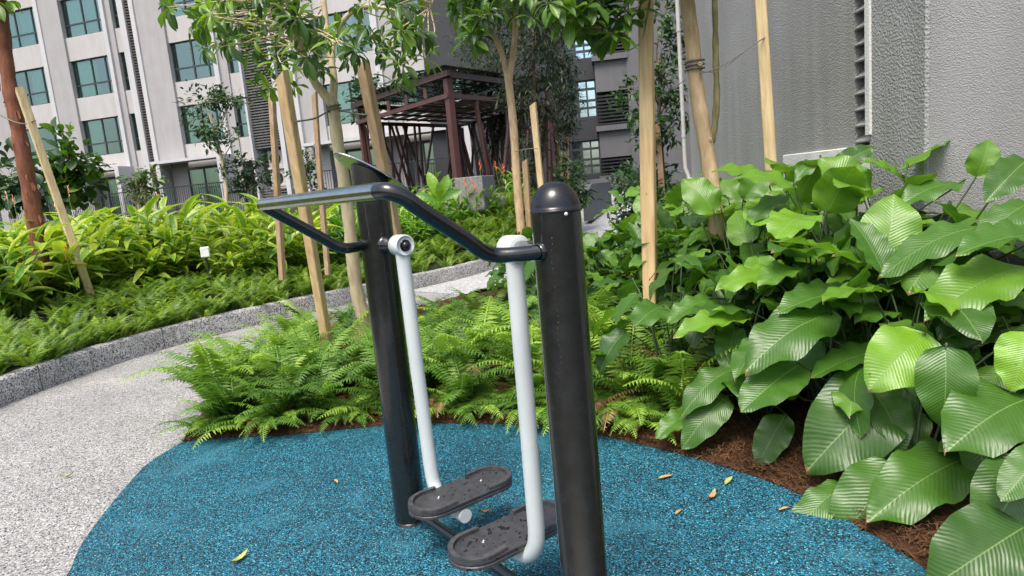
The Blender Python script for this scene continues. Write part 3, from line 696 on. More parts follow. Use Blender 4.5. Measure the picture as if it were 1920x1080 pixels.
# balcony railings in front of the terraces
def railing(u0, u1, w_, lb):
    t = thing('balcony_railing', lb, 'railing', tuple(F3(u0, w_, 1.3)), 'railings in front of the ground floor terraces')
    g = G(); fbox(g, u0, u1, 2.94, 2.99, w_ - .02, w_ + .02); fbox(g, u0, u1, 1.86, 1.90, w_ - .02, w_ + .02); g.build('rail', M['rail'], t)
    g = G(); n = int((u1 - u0) / .125)
    for k in range(n + 1): u = u0 + (u1 - u0) * k / n; fbox(g, u - .009, u + .009, 1.2, 2.942, w_ - .008, w_ + .008)
    o = g.build('baluster', M['rail'], t); o['kind'] = 'stuff'
railing(usr + .4, uLl - .1, 1.25, 'black bar railing before the terrace door under the white canopy')
railing(b0r - 3, usl + .2, 1.3, 'black bar railing half hidden behind the fiddle leaf shrubs at far left')
railing(uC0, uD1, 1.3, 'black bar railing behind the brown steel pergola')

# ------------------------------------------------------------------ stair tower: dark walls, gridded openings, slatted boxes
TU = unit(A3(1, -.16, 0)); TN2 = A3(TU[1], -TU[0], 0); TO = A3(3.1, 28.6, 0)
AX2 = [TU, TN2, A3(0, 0, 1)]
def tuv(x, y):
    d = ray(x, y); t = (TO @ TN2) / (d @ TN2) if abs(d @ TN2) > 1e-6 else 0
    t = ((TO - EYEP) @ TN2) / (d @ TN2); p = EYEP + d * t; return (p - TO) @ TU, p[2]
def T3(u, w_, v): return TO + TU * u + TN2 * w_ + A3(0, 0, v)
def tbox(g, u0, u1, v0, v1, w0, w1, mi=0): g.box(T3((u0 + u1) / 2, (w0 + w1) / 2, (v0 + v1) / 2), (u1 - u0, w1 - w0, v1 - v0), mi, AX2)
tower = thing('stair_tower', 'dark grey stair block with gridded windows and slatted boxes beside the path end', 'building', tuple(T3(2, 0, 1)))
ta0, ta1 = tuv(1062, 200)[0], tuv(1120, 200)[0]; tb1 = tuv(1178, 200)[0]; tc1 = tuv(1300, 150)[0]
ROWS = [(tuv(1095, 330)[1] , tuv(1112, 262)[1]), (tuv(1095, 222)[1], tuv(1095, 150)[1]), (tuv(1090, 112)[1], tuv(1088, 52)[1])]
ROWS = [(a, b) for a, b in ROWS]; fl = ROWS[1][0] - ROWS[2][0]; ROWS.append((ROWS[2][0] - fl, ROWS[2][1] - fl))
g = G(); prev = .6; TT = 13.5
for a, b in ROWS:
    tbox(g, ta0, ta1, prev, a, -.3, 0); prev = b
tbox(g, ta0, ta1, prev, TT, -.3, 0)
tbox(g, ta0 - 6, ta0, .6, TT, -.3, .05)
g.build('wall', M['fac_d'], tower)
for a, b in ROWS:
    g = G(); du = ta1 - ta0; fr = .07
    tbox(g, ta0, ta1, a, a + fr, -.16, -.08); tbox(g, ta0, ta1, b - fr, b, -.16, -.08)
    for f_ in (0, .38, .70, 1): uc = ta0 + fr / 2 + (du - fr) * f_; tbox(g, uc - (.06 if f_ == .38 else .035), uc + (.06 if f_ == .38 else .035), a + fr, b - fr, -.155, -.085)
    for f_ in (.27, .46, .76): vc = a + (b - a) * f_; tbox(g, ta0 + .06, ta1 - .06, vc - .05, vc + .05, -.15, -.09)
    fo = g.build('window', M['frame'], tower)
    g = G(); g.arr([T3(ta0, -.125, a), T3(ta1, -.125, a), T3(ta1, -.125, b), T3(ta0, -.125, b)], [[[0, 1, 2, 3]]], 0, False); g.build('pane', M['clear'], fo)
# projecting slatted boxes and grey spandrels
prev = .6
lv = [(tuv(1150, 328)[1], tuv(1150, 295)[1]), (tuv(1150, 236)[1], tuv(1150, 173)[1]), (tuv(1150, 106)[1], tuv(1150, 62)[1])]; lv.append((lv[2][0] + fl * -1 if fl < 0 else lv[2][0] + fl, lv[2][1] + abs(fl)))
for a, b in lv:
    g = G(); tbox(g, ta1, tb1, prev, a - .22, -.3, .55); g.build('spandrel', M['fac_m'], tower)
    g = G(); tbox(g, ta1 - .1, tb1 + .06, a - .218, a, -.3, .72); g.build('ledge', M['fac_m'], tower)
    g = G()
    for k in range(int((b - a) / .14)): tbox(g, ta1, tb1, a + .04 + k * .14, a + .10 + k * .14, .3, .6)
    tbox(g, ta1 + .0, ta1 + .06, a, b, .2, .298); tbox(g, ta1 + .06, tb1, a, b, -.2, -.1); g.build('louvre_screen', M['rail'], tower); prev = b
g = G(); tbox(g, ta1, tb1, prev, TT, -.3, .55); g.build('spandrel', M['fac_m'], tower)
g = G(); tbox(g, tb1, tc1 + 3, .6, TT, -.3, .62); g.build('side_wall', M['fac_m'], tower)

# ------------------------------------------------------------------ the near building on the right: spray-rendered walls
NX = 2.42
nb = thing('rendered_building', 'near building of rough grey spray render with louvre slot on the right', 'building', (NX, 6, 0))
def wy(x, y):
    d = ray(x, y); return d[1] * NX / d[0]
y_far, y_l0, y_l1, y_c = wy(1291, 200), wy(1602, 150), wy(1640, 150), wy(1750, 150)
HT = 7.0
g = G(); g.box((NX + .15, (y_far + y_l0) / 2, HT / 2 - .1), (.3, y_far - y_l0, HT + .2)); g.box((NX + 3.3, y_far - .15, HT / 2 - .1), (6.0, .3, HT + .2))
g.build('wall', M['stucco'], nb)
zp_ = 1.50
g = G(); g.box((NX + .135, (y_l0 + y_l1) / 2, zp_ / 2 - .1), (.27, y_l0 - y_l1 - .004, zp_ + .2)); g.build('wall', M['stucco'], nb)
g = G(); g.box((NX + .16, (y_l1 + y_c) / 2, HT / 2 - .1), (.40, y_l1 - y_c, HT + .2), 0, None, .012); g.build('pilaster', M['stucco_p'], nb)
g = G(); g.box((NX - .046, y_l1 - .012, HT / 2 + .78), (.02, .05, HT - 1.6)); g.build('lit_edge_strip', M['whitewall'], nb)  # white strip paints in the sunlit chamfer along the pilaster edge
# louvre slot
g = G(); k = 0; z = zp_ + .10
while z < HT:
    yc = (y_l0 + y_l1) / 2; a = R_(38)
    g.box((NX + .075, yc, z), (.19, y_l0 - y_l1 - .012, .012), 0, [A3(math.cos(a), 0, math.sin(a)), A3(0, 1, 0), A3(-math.sin(a), 0, math.cos(a))]); z += .105
g.build('louvre_blades', M['stucco_p'], nb)
g = G(); g.box((NX + .38, (y_l0 + y_l1) / 2, HT / 2 + .75), (.02, y_l0 - y_l1 + .1, HT - 1.5)); g.build('louvre_backing', M['rail'], nb)
ywp = wy(1473, 300)
g = G(); g.box((NX - .013, (ywp + y_l1 + .02) / 2, zp_ / 2), (.026, ywp - y_l1 - .024, zp_ + .03), 0, None, .006); g.build('white_plinth', M['whitewall'], nb)
# pale wall turning towards the camera at the right edge
d2 = unit(A3(.80, -.60, 0)); p0 = A3(NX - .02, y_c - .002, 0); n2_ = A3(d2[1], -d2[0], 0)
g = G(); g.box(p0 + d2 * 2.6 - n2_ * .15 + WZ * (HT / 2 - .1), (5.2, .3, HT + .2), 0, [d2, n2_, WZ]); g.build('pale_wall', M['stucco_l'], nb)
# white downpipe on the far corner
g = G(); px_ = A3(NX - .05, y_far + .10, 0)
g.tube([px_ + WZ * HT, px_ + WZ * 1.62, px_ + A3(-.0, .0, 1.5), px_ + A3(.03, -.02, 1.40), px_ + A3(.03, -.02, 0)], .026, 12)
for z in (1.9, 3.2, 4.6): g.lathe([(.032, -.015), (.032, .015)], px_ + WZ * z, n=14)
g.build('downpipe', M['ac'], nb)
g = G(); g.box((NX + .0, y_far + .02, .62), (.10, .05, 1.5), 0, None, .01); g.build('white_plinth', M['whitewall'], nb)

# ------------------------------------------------------------------ pergola
ZP0, ZB, ZR = 1.05, 3.86, 4.38
pc0 = A3(-1.14, 17.0, 0); pe1 = unit(A3(-.62, .785, 0)); pe2 = unit(A3(.60, .80, 0)); PL1, PL2 = 5.0, 4.6
def PG(a, b, z): return pc0 + pe1 * a + pe2 * b + WZ * z
perg = thing('pergola', 'maroon steel pergola with crossed pole screens and a sloping sheet roof', 'pergola', tuple(PG(2, 2, ZP0)))
for a, b in ((0, 0), (PL1, 0), (0, PL2), (PL1, PL2)):
    g = G(); g.beam(PG(a, b, .6), PG(a, b, ZR - .10), (.18 if (a, b) == (0, 0) else .12), (.18 if (a, b) == (0, 0) else .12), up=tuple(pe1), bev=.008); g.build('post', M['perg'], perg)
g = G(); w_ = .09
for z, hh in ((ZR - .0, .14), (ZB, .11)):
    e_ = .08 if hh == .11 else .22
    g.beam(PG(-e_, -.06 - e_ * .3, z), PG(PL1 + e_, -.06 - e_ * .3, z), w_, hh); g.beam(PG(-e_, PL2 + .06, z), PG(PL1 + e_, PL2 + .06, z), w_, hh)
    g.beam(PG(-.06, .02, z - .004), PG(-.06, PL2 - .02, z - .004), w_, hh); g.beam(PG(PL1 + .06, .02, z - .004), PG(PL1 + .06, PL2 - .02, z - .004), w_, hh)
for k in range(1, 5): g.beam(PG(PL1 * k / 5, -.08, ZB + .08), PG(PL1 * k / 5, -.08, ZR - .17), .09, .12)
g.build('frame', M['perg'], perg)
g = G()
for k in range(1, 9): g.beam(PG(.02, PL2 * k / 9, ZB + .12), PG(PL1 - .02, PL2 * k / 9, ZB + .12), .04, .07)
for k in range(1, 6): g.beam(PG(PL1 * k / 6, .02, ZB + .02), PG(PL1 * k / 6, PL2 - .02, ZB + .02), .05, .06)
g.build('rafters', M['perg'], perg)
g = G(); n = 44; v = []
for b in (-.3, PL2 + .3):
    for k in range(n + 1): a = -.3 + (PL1 + .6) * k / n; v.append(PG(a, b, ZR + .16 + (.02 if k % 2 else 0)))
for b in (-.3, PL2 + .3):
    for k in range(n + 1): a = -.3 + (PL1 + .6) * k / n; v.append(PG(a, b, ZR + .145 + (.02 if k % 2 else 0)))
m_ = n + 1
g.arr(v, [[[k, k + 1, m_ + k + 1, m_ + k] for k in range(n)], [[2 * m_ + k, 3 * m_ + k, 3 * m_ + k + 1, 2 * m_ + k + 1] for k in range(n)]], 0, False); g.build('roof', M['polyt'], perg)
def poles(p, q, n, z0, z1, seed, off=.0):
    rr = random.Random(seed)
    for k in range(n):
        t0 = rr.random(); dl = rr.choice((-.26, -.17, .17, .26, .03)); t1 = min(1, max(0, t0 + dl))
        o = off * (k % 3 - 1)
        a = p + (q - p) * t0 + WZ * z0; b = p + (q - p) * t1 + WZ * z1; nn = unit(np.cross(q - p, WZ)) * o
        gg = G(); gg.tube([a + nn, b + nn], .044, 8); gg.build('pole', M['perg'], perg)
poles(PG(PL1, .1, 0), PG(PL1, PL2 - .1, 0), 20, .8, ZB - .05, 3, .06); poles(PG(.15, PL2, 0), PG(PL1 - .1, PL2, 0), 34, .8, ZB - .05, 5, .06); poles(PG(0, 1.0, 0), PG(0, PL2 - .1, 0), 12, .8, ZB - .05, 8, .06)
# concrete block planter beside the pergola, kerb wall and the curved bench at the path end
cb = dp(890, 345, 14.0)
g = G(); g.box((cb[0], 14.2, 1.38), (.62, .8, .74), 0, [unit(A3(.95, -.3, 0)), unit(A3(.3, .95, 0)), WZ], .012)
blk = tag(g.build('concrete_block', M['concr']), 'square raw concrete block stained with rust among orange flowers', 'block')
g = G(); g.box(dp(815, 372, 15.0) * A3(1, 1, 0) + WZ * 1.07, (3.2, .25, .42), 0, [unit(A3(.98, -.2, 0)), unit(A3(.2, .98, 0)), WZ], .012)
tag(g.build('low_wall', M['conc']), 'low grey concrete wall in front of the maroon pergola', 'wall')
for k, (x, y, lb) in enumerate(((800, 345, 'dark brown round stool under the pergola beside its thick post'), (826, 350, 'dark brown stool under the pergola nearest the concrete block'))):
    c = dp(x, y, 17.9 + .3 * k); g = G(); g.lathe([(.20, 0), (.24, .1), (.25, .38), (.23, .44), (.0001, .45)], A3(c[0], c[1], 1.2), n=20)
    tag(g.build('stool', M['fac_b']), lb, 'stool', 'stools under the pergola')
g = G(); pts = []; cc = dp(1092, 372, 14.2)
sec = []
for t in range(0, 9): a = math.pi * t / 16; sec.append((.34 * math.sin(a) * 0 + 0, 0))
outl = [(0, .45), (0, 1.02)] + [(.22 - .22 * math.cos(a), 1.02 + .22 * math.sin(a)) for a in [math.pi / 2 * k / 6 for k in range(1, 7)]] + [(1.05, 1.24), (1.05, .45)]
bx = unit(A3(.45, .9, 0)); by = A3(bx[1], -bx[0], 0); o_ = A3(cc[0], cc[1], 0)
va = [o_ + bx * p[0] * 1.5 + WZ * (p[1] + .14) for p in outl]; vb = [p + by * .16 for p in va]; n = len(outl)
g.arr(va + vb, [[[k, (k + 1) % n, n + (k + 1) % n, n + k] for k in range(n)], [list(range(n - 1, -1, -1))], [list(range(n, 2 * n))]], 0, False)
tag(g.build('bench_wall', M['concd']), 'dark concrete bench end wall with a rounded corner beside the far path', 'wall')
g = G(); g.box(A3(3.9, 22.0, 1.2), (4.4, .3, .55), 0, [unit(A3(.98, -.1, 0)), unit(A3(.1, .98, 0)), WZ], .01)
tag(g.build('planter_wall', M['concd']), 'low dark planter wall closing the path below the slatted boxes', 'wall')
# white lamp box on the bank
c = dp(385, 474, 9.4)
lt = thing('garden_light', 'small white box light standing among the ferns of the left bank', 'garden light', (c[0], c[1], .5))
g = G(); g.box((c[0], c[1], c[2] + .01), (.12, .10, .15), 0, [unit(A3(.9, .3, 0)), unit(A3(-.3, .9, 0)), WZ], .012); g.build('lamp_head', M['lampw'], lt)
g = G(); g.tube([(c[0], c[1], .35), (c[0], c[1], c[2] - .07)], .02, 8); g.build('pole', M['rail'], lt)

# ================================================================== VEGETATION: leaf templates (vertices, [quads, ...], uv)
def leaf_t(nl, nw, width, prof, droop=.2, fold=.15, wave=.0, wf=3, ph=0, curl=0, twist=0):
    """a blade of unit length along +Y, upper side +Z"""
    v = []; uv = []
    for i in range(nl + 1):
        t = i / nl; hw = width * prof(t)
        zc = -droop * t * t + .05 * math.sin(math.pi * t)
        for j in range(-nw, nw + 1):
            s = j / nw; x = s * hw
            z = zc + fold * abs(x) - curl * x * x + wave * (abs(s) ** 2) * math.sin(wf * 2 * math.pi * t + ph + (1.3 if s > 0 else 0)) * width + twist * x * t
            v.append((x, t * (1 - .12 * droop * t), z)); uv.append((.5 + x, t))
    m = 2 * nw + 1
    f = [[i * m + j, i * m + j + 1, (i + 1) * m + j + 1, (i + 1) * m + j] for i in range(nl) for j in range(m - 1)]
    return np.array(v), [np.array(f)], np.array(uv)
def pr_ovate(t): return max(.0, math.sin(math.pi * min(1, t) ** .80)) ** .50 * (1 - .10 * t) * (1 if t < .78 else 1 - .42 * ((t - .78) / .22) ** 1.5) + .002
def pr_lance(t): return max(0, math.sin(math.pi * t ** .85)) ** .8 + .01
def pr_obov(t): return max(0, math.sin(math.pi * t ** 1.45)) ** .8 * .98 + .03
def frame(pos, d, up, s=1.0, sw=None):
    """matrix that lays a unit leaf at pos, growing along d with its face towards up"""
    y = unit(d); x = np.cross(y, up); x = unit(x) if np.linalg.norm(x) > 1e-4 else A3(1, 0, 0); z = np.cross(x, y)
    m = np.eye(4); m[:3, 0] = x * (sw or s); m[:3, 1] = y * s; m[:3, 2] = z * s; m[:3, 3] = pos; return m
def U(a, b): return rnd.uniform(a, b)
CAL = [leaf_t(14, 4, .315 + .02 * (k % 3), pr_ovate, U(.02, .42), U(.05, .30), U(.07, .16), 2.6 + .5 * (k % 4), k * 1.7, U(0, .5), U(-.3, .3)) for k in range(9)]
GIN = [leaf_t(9, 2, .128, pr_lance, U(.25, .75), U(.2, .6), .03, 2, k, 0, U(-.3, .3)) for k in range(6)]
TLF = [leaf_t(7, 2, .165, pr_obov, U(.0, .35), U(.15, .5), .03, 2, k, 0, U(-.4, .4)) for k in range(6)]
SML = [leaf_t(3, 1, .21, pr_lance, U(.0, .3), U(.1, .4), 0) for k in range(4)]
SLV = [leaf_t(2, 1, .10, pr_lance, U(.0, .4), U(.1, .4), 0) for k in range(4)]
FIG = [leaf_t(5, 2, .30, pr_obov, U(.1, .35), U(.1, .3), .04, 2, k) for k in range(4)]
def frond_t(n, e0, e1, side=0.0, plen=.135, pw=.17, seed=0):
    """one fern frond of unit length: an arching midrib and two ranks of pinnae"""
    rr = random.Random(seed); v = []; f = []; uv = []
    p = A3(0, 0, 0); pts = []; m = n + 3
    for i in range(m + 1):
        t = i / m; e = e0 + (e1 - e0) * t ** 1.15; a = side * t
        d = A3(math.sin(a) * math.cos(e), math.cos(a) * math.cos(e), math.sin(e)); pts.append((p.copy(), d)); p = p + d / m
    for i in range(1, m + 1):
        q, d = pts[i]; t = i / m
        ln = plen * min(1, (t / .22) ** .6) * max(.10, (1 - t) ** .55) * 1.22
        x = unit(np.cross(d, (0, 0, 1))); up = np.cross(x, d)
        for sg in (-1, 1):
            if rr.random() < .03: continue
            dr = unit(x * sg + d * (.22 + .3 * t + rr.uniform(-.06, .06)) + up * rr.uniform(-.26, .10)); wv = unit(np.cross(dr, up) * 1.0) * ln * pw * sg
            b = q + d * (.25 / m) * (sg > 0); k = len(v)
            wv2 = unit(np.cross(up, dr)); wd = max(.0115, ln * pw)
            v += [b, b + dr * ln * .38 + wv2 * wd / 2 + up * .006, b + dr * ln - up * .22 * ln, b + dr * ln * .38 - wv2 * wd / 2 + up * .002]
            uv += [(.5, 0), (.5, .3), (.5, 1), (.5, .3)]; f.append([k, k + 1, k + 2, k + 3])
    for i in range(0, m, 2):                     # midrib
        q, d = pts[i]; q2, d2 = pts[min(i + 2, m)]; x = unit(np.cross(d, (0, 0, 1))) * .006; k = len(v)
        v += [q - x, q + x, q2 + x, q2 - x]; uv += [(.5, 0)] * 4; f.append([k, k + 1, k + 2, k + 3])
    return np.array(v), [np.array(f)], np.array(uv)
FRO = [frond_t(24, R_(U(60, 86)), R_(U(-40, 18)), U(-.5, .5), U(.15, .19), .235, k) for k in range(10)]
FROS = [frond_t(17, R_(U(60, 85)), R_(U(-30, 22)), U(-.5, .5), U(.15, .19), .34, k) for k in range(8)]
def rotz(a, pos=(0, 0, 0), s=1.0):
    m = np.eye(4); m[0, 0] = m[1, 1] = math.cos(a) * s; m[0, 1] = -math.sin(a) * s; m[1, 0] = math.sin(a) * s; m[2, 2] = s; m[:3, 3] = pos; return m

# ------------------------------------------------------------------ sword ferns in the mulch bed
FLOW = [frond_t(20, R_(U(30, 58)), R_(U(-48, -15)), U(-.5, .5), U(.15, .19), .25, 40 + k) for k in range(8)]
def fern_proto(n, lmin, lmax, src=None):
    src = src or FRO
    t = thing('sword_fern', 'x', 'fern'); g = G()
    for k in range(n):
        a = k * 2.4 + U(-.3, .3); s = U(lmin, lmax); g.inst(src[k % len(src)], rotz(a, (U(-.05, .05), U(-.05, .05), 0), s), min(1, max(0, rnd.gauss(.48, .3))), 1 if rnd.random() < .07 else 0)
    g.build('fronds', [M['fern'], M['fernd']], t); return t
FP = [fern_proto(15, .46, .86), fern_proto(17, .42, .80), fern_proto(14, .52, .95), fern_proto(16, .40, .72), fern_proto(13, .34, .56, FLOW), fern_proto(15, .30, .50, FLOW)]
FG = 'sword ferns massed in the mulch bed behind the blue rubber'
spots = []
def edge_dist(x, y): return min(math.hypot(p[0] - x, p[1] - y) for p in PADE)
rf = random.Random(21)
for iy in range(0, 14):
    for ix in range(0, 14):
        x = -2.35 + ix * .35 + rf.uniform(-.12, .12) + (iy % 2) * .17; y = 3.5 + iy * .34 + rf.uniform(-.10, .10)
        if not INBED(x, y) or x > 1.12 - .10 * max(0, 5 - y) or y > 6.5: continue
        if y > 5.6 and x > -.25 : continue
        ed = edge_dist(x, y)
        if ed < .26: continue
        spots.append((x, y, ed))
for i in range(2, len(PADE) - 34):              # the front row arches low over the edge of the rubber
    d_ = unit((PADE[i + 1] - PADE[i])[:2]); n_ = np.array([-d_[1], d_[0]])
    if not INBED(*(PADE[i][:2] + n_ * .05)): n_ = -n_
    if i % 2 == 0 or rf.random() < .45:
        q = PADE[i][:2] + n_ * rf.uniform(.10, .22) + d_ * rf.uniform(-.08, .08); spots.append((q[0], q[1], .1))
firstf = True; used = set()
FLBL = {}
for i, (x, y, ed) in enumerate(spots):
    k = rf.randrange(4) if ed > .11 else rf.choice((4, 5, 4, 5, 3)); sc_ = rf.uniform(.75, 1.05) * (.85 if ed < .11 else 1) * (.98 if y > 5.4 else 1.10)
    lb = 'bright green sword fern among many in the mulch bed behind the rubber pad'
    if x < -1.85 and y < 4.75: lb = 'bright green sword fern spilling over the path at the bed corner by the kerb path'
    elif ed < .11: lb = 'small sword fern at the front edge of the mulch beside the blue rubber'
    elif x > .45: lb = 'shaded sword fern behind the near black post beside the tall square stake'
    z = .04
    if k not in used:
        o = FP[k]; used.add(k); o.location = (x, y, z); o.rotation_euler = (0, 0, rf.uniform(0, 6.28)); o.scale = (sc_,) * 3; o['label'] = lb; o['group'] = FG
    else: dup(FP[k], (x, y, z), rf.uniform(0, 6.28), sc_, lb, FG, (rf.uniform(-.1, .1), rf.uniform(-.1, .1)))

# ------------------------------------------------------------------ low fern ground cover on the bank behind the kerb
def bank_ferns():
    g = G(); rr = random.Random(5)
    def at(i, o):
        p = KP[i] + KN[i] * o; return p
    cnt = 0
    for i in range(len(KP) - 1):
        if KP[i][1] < 3.2 or KP[i][1] > 15.5: continue
        seg = np.linalg.norm(KP[i + 1] - KP[i])
        depth = 2.6 if KP[i][1] < 9 else 1.5
        for k in range(int(seg * depth / .036)):
            f = rr.random(); o = .13 + depth * rr.random() ** .9 if rr.random() < .78 else rr.uniform(.10, .38)
            p = KP[i] * (1 - f) + KP[i + 1] * f + KN[i] * o
            z = bankz(o, p[1]) - .01; s0 = rr.uniform(.26, .44) * (1 if o > .45 else .9)
            for q in range(rr.randint(6, 9)):
                g.inst(FROS[rr.randrange(8)], rotz(rr.uniform(0, 6.28), (p[0] + rr.uniform(-.05, .05), p[1] + rr.uniform(-.05, .05), z), s0 * rr.uniform(.8, 1.2)), min(1, max(0, rr.gauss(.55, .25))))
    return g.build('fern_ground_cover', M['fernb'])
o = bank_ferns(); o['kind'] = 'stuff'; tag(o, 'low fern ground cover filling the raised bank behind the pebble kerb', 'ferns')

# ------------------------------------------------------------------ shell ginger
def ginger_proto(mat, ns, h0, h1, ll, y0=0.0, droop=.6):
    t = thing('shell_ginger', 'x', 'ginger plant'); g = G(); gs = G()
    for s in range(ns):
        a = s * 2.4 + U(-.4, .4); lean = U(.1, .75); h = U(h0, h1); b = A3(U(-.13, .13), U(-.13, .13), 0)
        out = A3(math.cos(a), math.sin(a), 0); pts = [b + out * lean * h * (q / 6) ** 1.7 + WZ * h * (q / 6) * (1 - .12 * (q / 6) ** 2) for q in range(7)]
        gs.tube(pts, [.011 - .001 * q for q in range(7)], 5, 0, False, U(.3, .8))
        nl = rnd.randint(5, 7)
        for k in range(nl):
            q = .28 + .72 * k / (nl - 1); i = min(5, int(q * 6)); p = pts[i] + (pts[i + 1] - pts[i]) * (q * 6 - i) if i < 6 else pts[6]
            side = unit(np.cross(out, WZ)) * (1 if k % 2 else -1); d = unit(side * U(.5, 1.0) + out * U(.25, .8) + WZ * U(.25, .75) * (1.4 if k == nl - 1 else 1))
            if k == nl - 1: d = unit(out * .5 + WZ * .9)
            g.inst(GIN[rnd.randrange(6)], frame(p, d, unit(WZ + out * .25 - d * .2), U(.75, 1.15) * ll), min(1, max(0, U(0, .7) + y0 + .25 * (k / nl))))
    g.build('leaves', mat, t); gs.build('stems', M['gstem'], t); return t
GP = [ginger_proto(M['ging'], 9, .75, 1.05, .50, .15), ginger_proto(M['ging'], 8, .6, .95, .52, .35), ginger_proto(M['ging'], 10, .7, 1.1, .47, .05), ginger_proto(M['ging2'], 9, .6, 1.0, .36, .0), ginger_proto(M['ging2'], 10, .5, .85, .30, .15)]
usedg = set()
def ginger(k, x, y, z, s, lb, grp):
    if k not in usedg:
        usedg.add(k); o = GP[k]; o.location = (x, y, z); o.rotation_euler = (0, 0, U(0, 6)); o.scale = (s,) * 3; o['label'] = lb; o['group'] = grp
    else: dup(GP[k], (x, y, z), U(0, 6.28), s, lb, grp)
rg = random.Random(11)
GA = 'yellow edged ginger plants on the left bank'; GB = 'green ginger plants on the bank by the pergola'
for i in range(0, len(KP)):
    p = KP[i]
    if p[1] < 4.0 or p[1] > 17: continue
    for r_ in range(6):
        o = (2.35 if p[1] < 8.6 else 1.55) + r_ * .55 + rg.uniform(-.2, .2)
        q = p + KN[i] * o + np.array([rg.uniform(-.15, .15), rg.uniform(-.2, .2)])
        if rg.random() < (.12 if p[1] < 9 else .38): continue
        dpt = q[1]; sx = q[0] / q[1]
        if sx < -.95 or q[1] < 4.5: continue
        if q[1] > 17.2 or (q[1] > 15.5 and q[0] < .2): continue
        z = bankz(o, p[1]) - .02
        if sx < -.30:
            k = rg.choice((0, 1, 1, 2, 2, 3)); ginger(k, q[0], q[1], z, rg.choice((.55, .66, .75, .82, .90, 1.04)), 'yellow edged shell ginger in the front of the left bank by the red trunk' if sx < -.62 else 'yellow and green shell ginger on the bank left of the tall wooden stake', GA)
        else:
            ginger(rg.choice((3, 4, 4, 3)), q[0], q[1], z, rg.uniform(.72, 1.0), 'green ginger plant on the bank between the handlebar and the concrete block', GB)
# ------------------------------------------------------------------ calathea: broad ribbed paddles on long stalks
def cal_leaf(g, gs, root, tipbase, d, up, ln, tone, wid=1.0, k=None):
    g.inst(CAL[rnd.randrange(9) if k is None else k], frame(tipbase, d, up, ln, ln * wid), tone, 0)
    mid = root + (tipbase - root) * .55 + WZ * .12 * np.linalg.norm(tipbase - root); mid[:2] = root[:2] + (tipbase - root)[:2] * .38
    P_ = spline([root, mid, tipbase, tipbase + unit(d) * .02], 5); gs.tube(P_, [.0065 - .0035 * q / (len(P_) - 1) for q in range(len(P_))], 5, 0, False, U(0, .7))
def cal_proto(n, h, lmin, lmax):
    t = thing('calathea_plant', 'x', 'plant'); g = G(); gs = G()
    for k in range(n):
        a = k * 2.4 + U(-.35, .35); f = (k + .5) / n; hh = h * (1 - .62 * f) * U(.85, 1.12); rr = h * (.10 + .38 * f) * U(.8, 1.2)
        out = A3(math.cos(a), math.sin(a), 0); root = A3(U(-.06, .06), U(-.06, .06), 0); tb = root + out * rr + WZ * hh
        el = R_(U(-48, 18)) if f > .12 else R_(U(10, 62)); d = out * math.cos(el) + WZ * math.sin(el) + np.cross(out, WZ) * U(-.4, .4)
        cal_leaf(g, gs, root, tb, d, unit(WZ + out * U(.05, .5) + A3(U(-.35, .35), U(-.35, .35), 0)), U(lmin, lmax), min(1, max(0, rnd.gauss(.36, .22) + .18 * (f < .3))), U(.82, 1.05))
    g.build('leaves', M['cala'], t); gs.build('stems', M['calastem'], t); return t
CP = [cal_proto(16, 1.10, .28, .39), cal_proto(16, 1.0, .27, .38), cal_proto(17, 1.16, .29, .40), cal_proto(14, .74, .25, .34), cal_proto(14, .62, .23, .32)]
CGRP = 'calathea plants filling the bed below the rough grey wall'
rc = random.Random(4); usedc = set()
def cala(k, x, y, s, lb):
    rz = rc.uniform(0, 6.28)
    if k not in usedc:
        usedc.add(k); o = CP[k]; o.location = (x, y, .03); o.rotation_euler = (0, 0, rz); o.scale = (s,) * 3; o['label'] = lb; o['group'] = CGRP
    else: dup(CP[k], (x, y, .03), rz, s, lb, CGRP)
for iy in range(0, 20):
    for ix in range(0, 13):
        y = 2.15 + iy * .34 + rc.uniform(-.12, .12); x = -.1 + ix * .33 + rc.uniform(-.12, .12) + (iy % 2) * .18
        if not INBED(x, y) or x > NX - .28 + max(0, y_c - y) * 1.30: continue
        if y < y_c + .1 and (x - (NX - .02)) * .6 + (y - y_c) * .8 > -.42 and False: continue
        ed = edge_dist(x, y)
        if y < 4.0 and ed < .42: continue
        if y >= 4.0 and y < 5.5 and x < 1.22: continue
        if y >= 5.5 and x < .05 + .0 * y: continue
        if y > 8.6: continue
        # keep the stake and trunk feet clear
        if math.hypot(x - .96, y - 4.55) < .42 or math.hypot(x - 1.45, y - 4.62) < .30: continue
        wall = NX + max(0, y_c - y) * 1.33 - x
        if y < 2.9 and (ed < .5 or x > .84 * y + .3): continue
        if y > 5.4 and x < 1.3: k = rc.choice((3, 4, 1)); lb = 'smaller calathea beyond the square stake behind the ferns'
        elif y < 2.8: k = rc.choice((3, 4)); lb = 'short calathea in the shade near the pale wall'
        elif wall < .75: k = rc.choice((0, 2, 2)); lb = 'tall broad leaved calathea at the foot of the grey wall'
        elif ed < .62: k = rc.choice((3, 4)); lb = 'low calathea leaning over the mulch edge of the blue rubber'
        else: k = rc.choice((0, 1, 2)); lb = 'broad leaved calathea in the middle of the bed by the wall'
        cala(k, x, y, rc.uniform(.84, 1.08) * (1.0 if y < 5.2 else .9), lb)
for iw, y in enumerate([2.75 + .27 * k for k in range(17)]):       # the tallest stand close along both walls
    x = NX - .34 + max(0, y_c - y) * 1.33 - (.22 if y < y_c else 0) + rc.uniform(-.07, .05)
    if x > .84 * y + .35: continue
    cala(rc.choice((0, 1, 2)), x, y, rc.uniform(.92, 1.06), 'tall broad leaved calathea at the foot of the grey wall')
